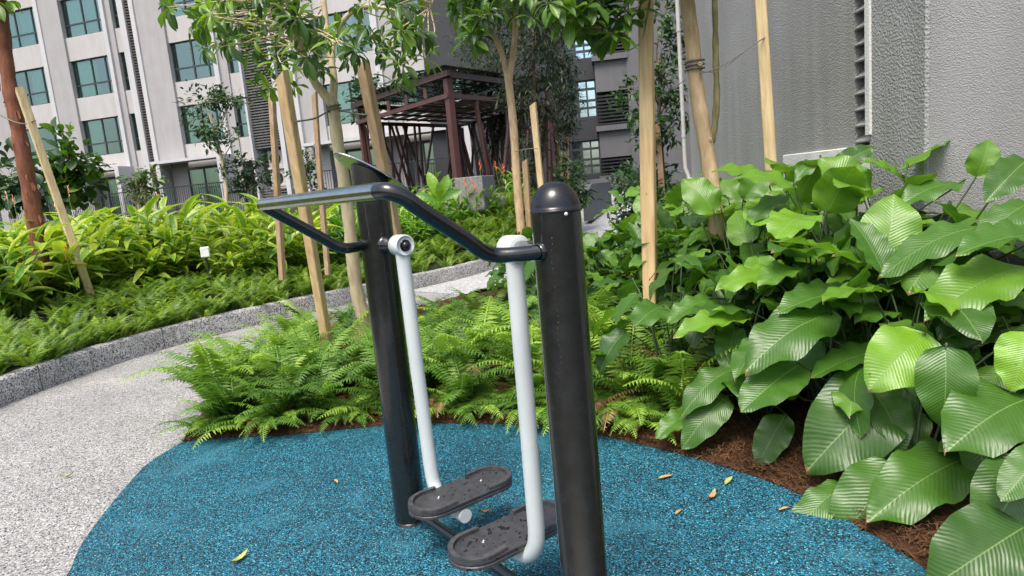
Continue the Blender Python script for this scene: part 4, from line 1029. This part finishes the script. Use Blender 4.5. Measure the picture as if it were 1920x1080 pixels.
# the large leaves nearest the camera: (stalk end px, depth) (tip px, depth) width factor, tone
HERO = [
    ('calathea with a big shield shaped drooping leaf at the right edge of the bed', (1.62, 2.62), [((1772, 648), 2.42, (1776, 795), 2.30, 1.05, .45, 'f'), ((1936, 745), 2.35, (1783, 820), 2.18, .9, .40, 'u'), ((1735, 628), 2.62, (1640, 708), 2.48, 1.05, .95, 'f'), ((1932, 622), 2.4, (1905, 722), 2.3, 1.2, 1.0, 'f')]),
    ('calathea at the bottom right corner with wet leaves', (1.62, 2.12), [((1935, 862), 2.12, (1852, 1010), 2.0, 1.0, .25, 'f'), ((1925, 985), 2.0, (1752, 1096), 1.90, .95, .2, 'f'), ((1965, 840), 2.05, (1880, 935), 1.98, .8, .5, 'f')]),
    ('low calathea with three leaves reaching out onto the blue rubber', (1.55, 2.62), [((1830, 852), 2.50, (1634, 950), 2.30, .62, .48, 'u'), ((1684, 872), 2.52, (1574, 1010), 2.36, .95, .45, 'f'), ((1590, 910), 2.60, (1470, 980), 2.44, .62, .5, 'u'), ((1800, 925), 2.55, (1735, 985), 2.5, .7, .5, 'u')]),
    ('calathea with a long dark glossy leaf hanging over the mulch', (1.50, 3.0), [((1682, 718), 2.78, (1524, 856), 2.58, .92, .22, 'f'), ((1730, 778), 2.75, (1660, 850), 2.62, .8, .5, 'f'), ((1500, 682), 2.95, (1393, 766), 2.78, .85, .42, 'f'), ((1560, 588), 3.0, (1400, 656), 2.82, .75, .38, 'u'), ((1660, 655), 2.9, (1525, 702), 2.8, .75, .35, 'u')]),
    ('calathea over the dark mulch gap left of the long glossy leaf', (1.32, 3.45), [((1473, 778), 3.05, (1420, 864), 2.92, .85, .35, 'f'), ((1366, 742), 3.25, (1282, 813), 3.08, .8, .4, 'f'), ((1308, 770), 3.35, (1230, 808), 3.2, .62, .55, 'u'), ((1405, 600), 3.4, (1268, 626), 3.25, .55, .85, 'u'), ((1380, 690), 3.3, (1275, 745), 3.15, .7, .4, 'u')]),
    ('calathea with one upright bright leaf in the middle of the bed', (1.80, 3.25), [((1652, 512), 3.10, (1686, 360), 3.14, 1.0, .75, 'v'), ((1792, 462), 3.0, (1708, 508), 2.85, 1.3, .6, 'u'), ((1620, 500), 3.1, (1452, 446), 3.0, .5, .75, 'u'), ((1595, 548), 3.1, (1463, 580), 2.98, .72, .5, 'u'), ((1672, 545), 3.0, (1545, 548), 2.9, .5, .7, 'u'), ((1870, 428), 2.95, (1665, 440), 2.9, .62, .5, 'u'), ((1760, 640), 2.8, (1920, 575), 2.8, .75, .25, 'f')]),
    ('tall calathea with a raised heart shaped leaf against the pale wall', (2.12, 3.4), [((1830, 332), 3.25, (1862, 264), 3.2, 1.35, .7, 'v'), ((1925, 300), 3.1, (1850, 375), 3.0, .8, .3, 'f'), ((1925, 500), 2.7, (1742, 572), 2.55, .65, .7, 'u'), ((1940, 380), 2.9, (1835, 420), 2.8, .8, .45, 'u'), ((1960, 440), 2.7, (1800, 470), 2.6, .6, .5, 'u')]),
    ('tall calathea with round lifted leaves below the louvre slot', (2.05, 4.1), [((1395, 375), 4.2, (1436, 322), 4.15, 1.25, .6, 'v'), ((1560, 318), 4.0, (1640, 272), 3.95, .7, .3, 'v'), ((1480, 365), 3.9, (1395, 400), 3.8, .6, .5, 'u'), ((1700, 345), 3.7, (1620, 300), 3.7, .75, .65, 'u'), ((1530, 385), 3.8, (1635, 395), 3.7, .6, .4, 'u'), ((1540, 300), 4.0, (1490, 325), 3.9, .6, .5, 'u'), ((1800, 345), 3.5, (1690, 360), 3.4, .55, .5, 'u'), ((1465, 512), 3.6, (1345, 528), 3.45, .45, .85, 'u'), ((1342, 560), 3.6, (1250, 590), 3.5, .7, .55, 'u')]),
]
camd = unit(A3(-.35, -1, .55))
for lb, (rx, ry), lv in HERO:
    t = thing('calathea_plant', lb, 'plant', (rx, ry, .03), CGRP); g = G(); gs = G()
    for (pb, yb, pt, yt, wf_, tone, md) in lv:
        b = dp(*pb, yb); q = dp(*pt, yt); d = q - b; ln = np.linalg.norm(d)
        up = {'f': unit(A3(-.30, -.75, .75)), 'u': unit(A3(-.15, -.35, 1.0)), 'v': unit(A3(-.25, -1.0, .35))}[md]
        ln *= 1.04; cal_leaf(g, gs, A3(rx + U(-.05, .05), ry + U(-.05, .05), .03), b, d, up, ln, tone, wf_ * (1.0 if ln > .2 else 1.0))
    g.build('leaves', M['cala'], t); gs.build('stems', M['calastem'], t)

# ------------------------------------------------------------------ trunks, stakes and their ties
def line_to(p, q, z):
    """carry the line p->q on down to height z"""
    d = q - p; return q + d * ((z - q[2]) / d[2])
def stake(top, bot, w_, zg, label, mat='stake', rot=.35, chisel=0, group='wooden tree stakes'):
    (xt, yt_, Yt), (xb, yb_, Yb) = top, bot; p = dp(xt, yt_, Yt); q = dp(xb, yb_, Yb); r = line_to(p, q, zg)
    d = unit(p - r); x = unit(np.cross(A3(math.sin(rot), math.cos(rot), 0), d)); y = np.cross(d, x)
    g = G(); n = 14; secs = []
    for k in range(n + 1):
        f = k / n; c = r + (p - r) * f; ww = w_ * (1 + .05 * math.sin(7 * f + xt)) / 2; wob = x * .006 * math.sin(3 * f + xb) + y * .004 * math.cos(4 * f); ch = ww * .16
        ring = [(ww, -ww + ch), (ww, ww - ch), (ww - ch, ww), (-ww + ch, ww), (-ww, ww - ch), (-ww, -ww + ch), (-ww + ch, -ww), (ww - ch, -ww)]
        for (a, b) in ring: secs.append(c + wob + x * a + y * b + (d * .03 * (a / ww) if k == n else 0))
    f4 = [[i * 8 + k, i * 8 + (k + 1) % 8, (i + 1) * 8 + (k + 1) % 8, (i + 1) * 8 + k] for i in range(n) for k in range(8)]
    g.arr(secs, [f4, [list(range(n * 8, n * 8 + 8))]], 0, False)
    return tag(g.build('wooden_stake', M[mat]), label, 'stake', group), p, r
stake((530, 140, 4.55), (610, 632, 5.05), .070, .03, 'square timber stake standing in the ferns left of the crooked pale trunk', 'stake', .3)
stake((680, 121, 5.3), (722, 335, 5.45), .080, .03, 'weathered stake behind the handlebar, right of the crooked pale trunk', 'stakeg', .5)
stake((590, 176, 8.6), (606, 400, 8.8), .062, .5, 'thin grey stake far behind, between the square stake and the pale trunk', 'stakeg', .2)
stake((509, 172, 8.4), (526, 455, 8.7), .070, .5, 'thin weathered stake behind the yellow ginger left of the square timber stake', 'stakeg', .4)
stake((38, 168, 8.2), (128, 432, 8.5), .088, .5, 'pale peeling stake leaning against the red brown trunk', 'stake2', .8)
stake((1211, -60, 4.72), (1222, 688, 4.80), .096, .03, 'tall pale square stake rising out of frame behind the near black post', 'stake', .42)
stake((1424, -40, 4.9), (1446, 352, 5.0), .080, .03, 'tall stake in front of the grey rough wall above the calathea', 'stake2', .3)
stake((1000, 195, 12.0), (1013, 335, 12.1), .108, .5, 'short cut stake right of the forked orange trunk', 'stake2', .3)
stake((984, 300, 12.1), (992, 428, 12.3), .10, .5, 'stake tied against the foot of the forked orange trunk', 'stakeg', .3)
stake((1232, 232, 11.6), (1238, 318, 11.7), .10, .9, 'dark stake behind the tall square stake under the small tree', 'stakeg', .3)
stake((1044, 252, 24), (1052, 320, 24), .14, 1.2, 'left one of two far orange poles by the dark feathery trees', 'stake', .2); stake((1062, 250, 24.4), (1063, 320, 24.4), .14, 1.2, 'right one of two far orange poles by the dark feathery trees', 'stake', .2)
def pxline(pts): return spline([dp(x, y, Y) for x, y, Y in pts], 5)
def rads(P_, r0, r1, jit=.04): return [(r0 + (r1 - r0) * k / (len(P_) - 1)) * (1 + jit * math.sin(k * 1.9) + jit * .6 * math.sin(k * .83 + 1)) for k in range(len(P_))]
def twig(g, a, b, r0, r1, sag=.06, n=5):
    mid = (a + b) / 2 + A3(U(-sag, sag), U(-sag, sag), U(-sag, sag)); P_ = spline([a, mid, b], n); g.tube(P_, rads(P_, r0, r1, .03), 7, 0, True)
def whorl(g, p, axis, ln, n, t0, T=None):
    axis = unit(axis); a = unit(np.cross(axis, (.3, .2, 1))); b = np.cross(axis, a); wt = rnd.choice((-.25, -.15, -.05, .1, .45))
    for k in range(n):
        th = k * 2.4 + U(-.3, .3); el = U(-.25, .75); d = (a * math.cos(th) + b * math.sin(th)) * math.cos(el) + axis * math.sin(el); d = d - WZ * U(0, .35)
        g.inst((T or TLF)[rnd.randrange(len(T or TLF))], frame(p + unit(d) * .012, d, unit(WZ * 1.2 + axis * .6 + A3(U(-.3, .3), U(-.3, .3), 0)), ln * U(.65, 1.15)), min(1, max(0, rnd.gauss(t0, .12) + wt)))
# crooked pale tree with big whorled leaves
t = thing('young_tree', 'young tree with a crooked pale trunk and large glossy leaves, tied between two stakes', 'tree', tuple(dp(700, 705, 6.0) * A3(1, 1, 0)))
g = G(); tr = [(704, 720, 6.05), (690, 620, 6.0), (672, 560, 5.95), (663, 500, 5.92), (655, 420, 5.9), (645, 340, 5.88), (632, 260, 5.85), (624, 190, 5.8)]
P_ = pxline(tr); P_[0][2] = .0; g.tube(P_, rads(P_, .066, .050, .05), 14)
fork = P_[-1]; limbs = []
for pts, r0, r1 in (([(624, 196, 5.8), (604, 172, 5.75), (588, 150, 5.7), (570, 105, 5.55), (556, 60, 5.4), (545, 0, 5.3), (530, -90, 5.2)], .042, .018), ([(624, 196, 5.8), (626, 150, 5.85), (622, 110, 5.9), (630, 60, 5.95), (668, 16, 5.9), (715, 14, 5.8), (756, 26, 5.7), (788, 34, 5.6)], .036, .010), ([(622, 115, 5.9), (612, 50, 6.0), (600, -60, 6.1), (590, -150, 6.1)], .034, .016), ([(788, 34, 5.6), (806, 16, 5.5), (815, -10, 5.5)], .010, .006)):
    Q = pxline(pts); limbs += Q; g.tube(Q, rads(Q, r0, r1, .03), 10)
gl = G(); LIMB = np.array(limbs)
def crown(regions, gb, gl, n, Ymin, Ymax, ln, t0, tz=.4):
    for (x0, y0, x1, y1, cnt) in regions:
        for k in range(cnt):
            x, y = U(x0, x1), U(y0, y1); c = dp(x, y, U(Ymin, Ymax)); j = np.argmin(np.linalg.norm(LIMB - c, axis=1) + np.abs(np.random.RandomState(k + int(x) + 999).randn(len(LIMB))) * .12)
            root = LIMB[j]; ax = unit(c - root + WZ * .15)
            twig(gb, root, c, .007, .003, .09); whorl(gl, c, ax, ln * U(.8, 1.15), rnd.randint(7, 11), t0)
            if rnd.random() < .6: c2 = root + (c - root) * U(.5, .75) + A3(U(-.08, .08), U(-.08, .08), U(-.05, .08)); whorl(gl, c2, ax + A3(U(-.8, .8), U(-.8, .8), .3), ln * U(.7, 1.0), rnd.randint(4, 7), t0 - .1)
crown([(300, -20, 420, 45, 12), (360, 20, 470, 95, 9), (420, -20, 560, 60, 15), (470, 60, 560, 120, 7), (470, 120, 545, 165, 3), (540, 20, 640, 110, 9), (575, 120, 610, 150, 2), (640, 60, 720, 110, 7), (660, -10, 800, 50, 9), (720, 50, 800, 110, 8), (715, 120, 765, 165, 3), (330, -260, 780, -30, 46)], g, gl, 8, 4.7, 6.5, .15, .42)
g.build('trunk', M['bark'], t); gl.build('crown', M['tleaf'], t)
# orange barked trunk right of the square stake, with a mossy side branch
t = thing('young_tree', 'smooth orange barked young tree tied with wire, in front of the rough grey wall', 'tree', (1.52, 4.80, 0))
g = G(); P_ = pxline([(1352, 700, 4.8), (1346, 600, 4.82), (1341, 500, 4.84), (1343, 430, 4.85), (1338, 370, 4.86), (1328, 300, 4.87), (1315, 225, 4.88), (1304, 150, 4.9), (1297, 70, 4.92), (1288, 0, 4.95), (1276, -90, 5.0), (1262, -220, 5.05)]); P_[0][2] = 0
g.tube(P_, rads(P_, .061, .050, .035), 16)
for x, y, s in ((1300, 45, .012), (1313, 120, -.01), (1331, 262, .01), (1345, 350, .014), (1350, 410, -.012)):       # knots
    c = dp(x, y, 4.82); g.lathe([(.013, -.004), (.016, .003), (.010, .008), (.004, .004)], c, unit(EYEP - c), 10)
g.build('trunk', M['bark_o'], t)
gb = G(); Q = pxline([(1333, 268, 4.87), (1340, 235, 4.86), (1344, 180, 4.85), (1342, 110, 4.85), (1341, 40, 4.86), (1338, -60, 4.9)]); gb.tube(Q, rads(Q, .027, .020, .10), 10)
LIMB = np.array(list(P_[-14:]) + list(Q[-5:]) + pxline([(1211, -60, 4.7), (1190, 40, 4.6), (1150, 60, 4.5), (1090, 30, 4.5)])[:]); gl = G()
Q2 = pxline([(1262, -220, 5.0), (1235, -90, 4.8), (1215, 20, 4.6), (1203, 75, 4.5), (1180, 95, 4.45)]); gb.tube(Q2, rads(Q2, .012, .004), 7)
crown([(1015, -15, 1100, 40, 6), (1085, 0, 1190, 60, 8), (1120, 55, 1195, 85, 4), (1000, -220, 1330, -40, 26)], gb, gl, 8, 4.3, 4.9, .19, .55)
gb.build('branch', M['bark_g'], t); gl.build('crown', M['tleaf'], t)
# forked orange tree on the far bank
t = thing('young_tree', 'forked slender orange barked tree on the far bank left of the domed post', 'tree', tuple(dp(980, 440, 12.2) * A3(1, 1, 0) + WZ * .5))
g = G(); P_ = pxline([(982, 470, 12.3), (976, 420, 12.2), (968, 320, 12.2), (963, 240, 12.2), (958, 190, 12.2), (954, 156, 12.2)]); P_[0][2] = .45
g.tube(P_, rads(P_, .085, .068, .03), 12)
LIMB = list(P_[-4:])
for pts, r0, r1 in (([(954, 160, 12.2), (945, 115, 12.2), (932, 78, 12.1), (912, 48, 12.0), (896, 20, 11.9), (880, -50, 11.8)], .06, .03), ([(954, 160, 12.2), (960, 115, 12.2), (966, 60, 12.2), (963, 10, 12.2), (960, -60, 12.2)], .06, .04), ([(958, 132, 12.2), (969, 105, 12.2)], .03, .008), ([(964, 50, 12.2), (940, 10, 12.2), (925, -40, 12.2)], .025, .015), ([(965, 40, 12.2), (975, 5, 12.2), (985, -50, 12.2)], .02, .012)):
    Q = pxline(pts); LIMB += Q; g.tube(Q, rads(Q, r0, r1, .03), 9)
LIMB = np.array(LIMB); gl = G()
crown([(850, -20, 905, 60, 10), (862, 50, 905, 100, 4), (895, -40, 1000, 35, 12), (820, -260, 1060, -50, 26)], g, gl, 8, 11.2, 12.4, .34, .5)
g.build('trunk', M['bark_o'], t); gl.build('crown', M['tleaf'], t)
# red-brown trunk at the left edge
t = thing('young_tree', 'red brown trunk with peeling bark at the left edge of the picture', 'tree', tuple(dp(80, 480, 8.6) * A3(1, 1, 0) + WZ * .45))
g = G(); P_ = pxline([(84, 520, 8.7), (72, 450, 8.6), (60, 380, 8.55), (46, 305, 8.5), (32, 230, 8.5), (18, 160, 8.5), (8, 80, 8.5), (0, 0, 8.5), (-16, -120, 8.5), (-30, -240, 8.5)]); P_[0][2] = .4
g.tube(P_, rads(P_, .105, .062, .06), 14)
for k in range(40):                                # peeling strips
    i = rnd.randrange(4, 26); c = P_[i] * .5 + P_[i + 1] * .5; a = U(0, 6.28); o_ = A3(math.cos(a), math.sin(a), 0); s = A3(-math.sin(a), math.cos(a), 0) * U(.006, .016)
    b = c + o_ * .088; g.arr([b - s, b + s, b + s * .6 + o_ * U(.01, .04) - WZ * U(.05, .14), b - s * .6 + o_ * U(.01, .04) - WZ * U(.05, .14)], [[[0, 1, 2, 3]]], 0, True)
g.build('trunk', M['bark_r'], t); gl = G(); LIMB = np.array(P_[-16:]); gb = G()
crown([(-20, -15, 16, 8, 3), (-140, -300, 120, -40, 16)], gb, gl, 8, 8.2, 8.8, .25, .8)
gb.build('branch', M['bark_r'], t); gl.build('crown', M['tleaf'], t)
# ties
def wire(pts, r, lb, k=8):
    g = G(); P_ = spline([dp(*p) for p in pts], k); g.tube(P_, r, 6); return tag(g.build('tie_wire', M['wire']), lb, 'wire', 'wires tying trunks to stakes')
def coil(c, ax, rad, turns, pitch, r, lb):
    ax = unit(ax); a = unit(np.cross(ax, (0, 1, 0))); b = np.cross(ax, a); g = G()
    g.tube([c + (a * math.cos(t) + b * math.sin(t)) * rad + ax * pitch * t / 6.28 for t in [i * .35 for i in range(int(turns * 18))]], r, 6); return tag(g.build('tie_coil', M['wire']), lb, 'wire', 'wires tying trunks to stakes')
wire([(1312, 138, 4.83), (1345, 128, 4.80), (1390, 100, 4.82), (1425, 76, 4.87), (1442, 66, 4.9)], .004, 'taut pale wire from the orange trunk to the stake before the grey wall')
wire([(1312, 134, 4.83), (1350, 132, 4.80), (1395, 97, 4.84), (1430, 72, 4.86)], .003, 'slack second strand of wire beside the taut pale wire')
coil(dp(1303, 132, 4.9), A3(.05, 0, 1), .064, 2.6, .028, .0075, 'grey rope coil round the orange trunk before the grey wall')
wire([(1200, 194, 4.74), (1216, 192, 4.72), (1232, 186, 4.74), (1252, 172, 4.85), (1285, 150, 4.9)], .0035, 'thin wire round the tall pale square stake')
wire([(555, 228, 4.6), (590, 222, 5.2), (615, 210, 5.75), (640, 208, 5.78), (672, 214, 5.35), (705, 216, 5.38)], .007, 'rope from the square timber stake round the crooked trunk')
coil(dp(627, 207, 5.8), A3(-.05, 0, 1), .058, 1.6, .025, .008, 'rope coil round the crooked pale trunk')
wire([(0, 215, 8.4), (25, 228, 8.38), (48, 232, 8.3), (66, 226, 8.2)], .009, 'frayed tie joining the red brown trunk and its leaning stake')
wire([(966, 284, 12.1), (985, 280, 12.0), (1008, 278, 11.95)], .008, 'tie between the forked orange trunk and the short cut stake')

# ------------------------------------------------------------------ background trees and shrubs
def leafy(name, label, cat, trunk, blobs, nl, size, T, mat, bark, group=None, r0=.06, t0=.4, limbs_n=10):
    """trunk: list of px points; blobs: (px, py, Y, rx, rz) crown clumps; leaves spread unevenly on twigs inside each"""
    base = dp(*trunk[0]); t = thing(name, label, cat, tuple(base), group); g = G(); P_ = pxline(trunk); g.tube(P_, rads(P_, r0, r0 * .45), 8); gl = G()
    tot = sum(b[3] * b[3] * b[4] for b in blobs)
    for (x, y, Y, rx, rz) in blobs:
        c = dp(x, y, Y); j = int(np.argmin([np.linalg.norm(q - c) for q in P_])); root = P_[max(0, j - 3)]
        twig(g, root, c, r0 * .4, r0 * .12, .1)
        m = max(10, int(nl * rx * rx * rz / tot)); nt = max(3, m // 22)
        for k in range(nt):
            while True:
                q = A3(U(-1, 1), U(-1, 1), U(-1, 1))
                if .15 < np.linalg.norm(q) < 1: break
            e = c + q * A3(rx, rx, rz); twig(g, c + (e - c) * .15, e, r0 * .10, r0 * .04, .05, 3)
            for l in range(m // nt):
                f = U(.35, 1.05); p = c + (e - c) * f + A3(*(rnd.gauss(0, size * .55) for _ in range(3))); d = unit(q + A3(U(-.9, .9), U(-.9, .9), U(-.7, .4)))
                gl.inst(T[rnd.randrange(len(T))], frame(p, d, unit(WZ + A3(U(-.6, .6), U(-.6, .6), 0)), size * U(.6, 1.2)), min(1, max(0, rnd.gauss(t0, .25))))
    g.build('trunk', M[bark], t); gl.build('crown', M[mat], t); return t
BT = 'shrubs in front of the apartment building'
leafy('slender_tree', 'slender pale stemmed tree with thin small leaved crown before the facade', 'tree', [(425, 400, 21), (423, 340, 21), (412, 280, 21), (395, 215, 21)], [(385, 195, 21, .7, .6), (430, 190, 21.3, .75, .5), (400, 240, 20.8, .6, .5), (382, 262, 20.8, .55, .4), (440, 260, 21, .35, .5), (372, 225, 21.2, .4, .3), (425, 315, 21, .35, .4)], 900, .20, SML, 'tleafd', 'bark', None, .07, .35)
leafy('fiddle_leaf_shrub', 'tall fiddle leaf shrub with bright top leaves left of the dark louvre strip', 'shrub', [(118, 400, 14.5), (122, 360, 14.5), (128, 290, 14.5)], [(130, 272, 14.5, .38, .24), (112, 300, 14.4, .40, .3), (140, 305, 14.6, .42, .36), (100, 330, 14.3, .4, .3), (150, 330, 14.6, .45, .34), (128, 345, 14.4, .4, .3), (165, 352, 14.5, .3, .25)], 330, .30, FIG, 'tleaf', 'bark_d', BT, .05, .35)
leafy('fiddle_leaf_shrub', 'dark fiddle leaf shrub behind the red brown trunk at far left', 'shrub', [(25, 410, 14), (22, 350, 14)], [(20, 335, 14, .5, .4), (-10, 345, 14.2, .5, .4), (45, 345, 14, .4, .3), (72, 330, 14, .35, .3), (30, 365, 13.8, .5, .3), (80, 370, 14.1, .35, .25)], 300, .27, FIG, 'tleafd', 'bark_d', BT, .05, .3)
leafy('small_shrub', 'airy yellowish shrub before the foot of the dark louvre strip', 'shrub', [(262, 400, 17), (258, 370, 17), (255, 335, 17)], [(250, 335, 17, .38, .3), (278, 330, 17, .35, .3), (265, 355, 17, .45, .3), (245, 370, 17, .3, .25), (282, 368, 16.8, .3, .25)], 420, .17, SML, 'tleafy', 'bark', BT, .035, .5)
leafy('small_shrub', 'rounded dark shrub left of the white downpipe beside the air conditioners', 'shrub', [(462, 390, 22), (462, 330, 22)], [(455, 315, 22, .7, .5), (480, 310, 22, .5, .4), (470, 345, 22, .8, .5), (440, 345, 21.8, .5, .4)], 700, .19, SML, 'tleafd', 'bark_d', BT, .05, .5)
leafy('small_shrub', 'dark shrub between the square timber stake and the thin grey stake', 'shrub', [(575, 380, 21), (572, 330, 21)], [(575, 300, 21, .5, .5), (565, 330, 21, .5, .5), (585, 345, 21, .5, .5)], 420, .19, SML, 'tleafd', 'bark_d', BT, .05, .5)
leafy('small_tree', 'dense small tree in front of the facade between the weathered stake and pergola', 'tree', [(690, 330, 24), (690, 260, 24), (688, 200, 24)], [(672, 185, 24, .75, .7), (700, 175, 24.3, .7, .7), (685, 215, 24, .7, .5)], 800, .20, SML, 'tleafd', 'bark_d', None, .07, .4)
DK = 'dark feathery trees beside the pergola'
for lb, x, Y, bl in (('dark feathery tree directly behind the forked orange trunk', 938, 22, [(920, 120, 22, 1.1, 1.3), (950, 60, 22, 1.1, 1.2), (905, 190, 22, .8, 1.0), (945, 210, 22, .9, 1.2), (930, 270, 22, .7, .8), (935, -20, 22, 1.2, 1.2), (893, 40, 22, .9, 1.2), (882, 110, 22.2, .6, .9)]),
        ('dark feathery tree with upright pale stems above the short cut stake', 1002, 16.6, [(995, 120, 16.6, .7, 1.0), (1015, 60, 16.6, .8, .95), (975, 190, 16.6, .75, .8), (1020, 190, 16.6, .65, 1.0), (1000, 262, 16.6, .6, .6), (1005, -20, 16.6, .9, 1.0), (945, 165, 16.5, .45, .5)]),
        ('dark feathery tree nearest the gridded windows', 1040, 23.5, [(1045, 110, 23.5, .8, 1.4), (1055, 190, 23.5, .7, 1.2), (1040, 250, 23.5, .8, .9), (1035, 20, 23.5, 1.0, 1.4)])):
    leafy('feathery_tree', lb, 'tree', [(x + 8, 345, Y), (x + 4, 280, Y), (x, 200, Y), (x - 2, 90, Y), (x - 2, 0, Y)], bl, 3400 if Y > 18 else 3000, .30 if Y > 18 else .22, SLV, 'tleafk', 'bark_d', DK, .07, .4)
leafy('small_tree', 'small leafy tree with pale new leaves behind the tall square stake', 'tree', [(1244, 345, 11.8), (1240, 280, 11.8), (1236, 200, 11.8), (1240, 100, 11.8)], [(1188, 175, 11.6, .38, .3), (1180, 205, 11.5, .3, .28), (1205, 215, 11.7, .3, .4), (1240, 150, 11.8, .35, .5), (1258, 95, 11.9, .35, .5), (1268, 170, 11.9, .3, .5), (1258, 240, 11.9, .35, .4), (1232, 250, 11.7, .3, .35), (1200, 265, 11.6, .22, .25), (1245, 30, 11.8, .4, .5), (1275, 215, 12, .25, .4)], 1500, .13, SML, 'tleafd', 'bark_d', None, .05, .55)
# low shrubs flanking the far path
for lb, x, y, Y, s, mat in (('low dark shrub left of the square stake where the far path enters', 1203, 402, 9.6, .34, 'tleafd'), ('broad dark shrub right of the square stake at the wall corner', 1262, 395, 9.4, .5, 'tleafd'), ('dark shrub at the foot of the small tree with pale new leaves', 1225, 352, 12.0, .5, 'tleafd'), ('shrub mass below the dark feathery trees left of the bench wall', 1062, 322, 19.5, .75, 'tleafd'), ('shrub before the planter wall left of the small tree', 1185, 340, 16.0, .5, 'tleafd'), ('green shrub behind the dome of the near post', 1066, 366, 13.4, .22, 'tleafd'), ('shrub mass between the concrete block and feathery trees', 975, 335, 17.5, .6, 'tleafd')):
    leafy('low_shrub', lb, 'shrub', [(x, y + 40, Y), (x, y + 15, Y), (x, y, Y)], [(x - 20, y, Y, s * .8, s * .6), (x + 18, y - 4, Y + .1, s * .8, s * .65), (x, y + 22, Y - .1, s, s * .6), (x + 2, y - 18, Y, s * .6, s * .4)], 520, .17 if Y > 11 else .15, SML if Y > 11 else TLF, mat, 'bark_d', 'low shrubs flanking the far path', .03, .45)
# orange and pink bracts
FL = 'orange bract flowers on the banks'
def bract(x, y, Y, m, lb, sz=.06):
    c = dp(x, y, Y); t = thing('bract_flower', lb, 'flower', tuple(c), FL); g = G()
    for k in range(7):
        d = unit(A3(U(-.6, .6), U(-.4, .4), 1)); g.inst(SML[k % 4], frame(c - WZ * .1 + WZ * .03 * k, d, unit(A3(U(-1, 1), -1, .2)), sz * U(2.0, 3.2), sz * 1.6), .5)
    g.build('petals', M[m], t); gg = G(); gg.tube([c - WZ * .45 + A3(.05, 0, 0), c - WZ * .2, c], [.008, .007, .006], 5); gg.build('stem', M['gstem'], t)
for x, y, Y, m, lb in ((872, 345, 13.6, 'flower', 'orange flower at the left foot of the concrete block'), (888, 350, 13.5, 'flower', 'orange flower low before the concrete block'), (900, 312, 15.5, 'flower', 'orange flower peeping over the top of the concrete block'), (930, 313, 15.6, 'flower', 'orange flower over the right end of the concrete block'), (943, 318, 15.2, 'flower', 'orange flower just right of the concrete block'), (985, 325, 14.6, 'flower', 'red orange flower between forked trunk and short cut stake'), (990, 340, 14.2, 'flower', 'orange flower low beside the stake tied to the forked trunk'), (830, 362, 13.8, 'flower', 'orange flower above the ginger left of the concrete block'), (128, 362, 12.0, 'flowerp', 'pale pink bract beside the leaning peeling stake'), (26, 378, 11.8, 'flowerp', 'pink bract left of the red brown trunk'), (14, 372, 11.8, 'flowerp', 'pale pink bract at the left edge of the picture'), (103, 385, 11.4, 'flowerp', 'pale pink bract at the foot of the leaning peeling stake'), (296, 374, 11.0, 'flowerp', 'peach bract before the dark louvre strip'), (383, 378, 11.2, 'flowerp', 'peach bract below the terrace railing'), (125, 478, 8.2, 'flower', 'small orange bract low among the nearest yellow ginger'), (1200, 432, 8.6, 'flower', 'tiny orange flower just left of the square stake'), (1203, 350, 9.2, 'flower', 'tiny orange flower in the dark shrub by the square stake')):
    bract(x, y, Y, m, lb, .024 if Y < 10 or m == 'flowerp' else .030)
# one big light green paddle before the pergola
t = thing('birds_nest_fern', 'light green paddle leaved plant standing out of the ginger before the pergola', 'plant', tuple(dp(826, 385, 12.6))); g = G(); c = dp(824, 378, 12.6)
for d, l, tn in (((-.25, 0, 1), .62, .9), ((.35, -.1, .8), .55, .7), ((.9, -.2, .4), .5, .4), ((-.8, -.2, .35), .5, .5), ((.1, -.5, .7), .42, .8), ((.6, .3, .9), .5, .5)):
    g.inst(leaf_t(8, 2, .17, pr_obov, .15, .2, .05, 3), frame(c, unit(A3(*d)), unit(A3(.2, -1, .4)), l), tn)
g.build('leaves', M['ging2'], t)
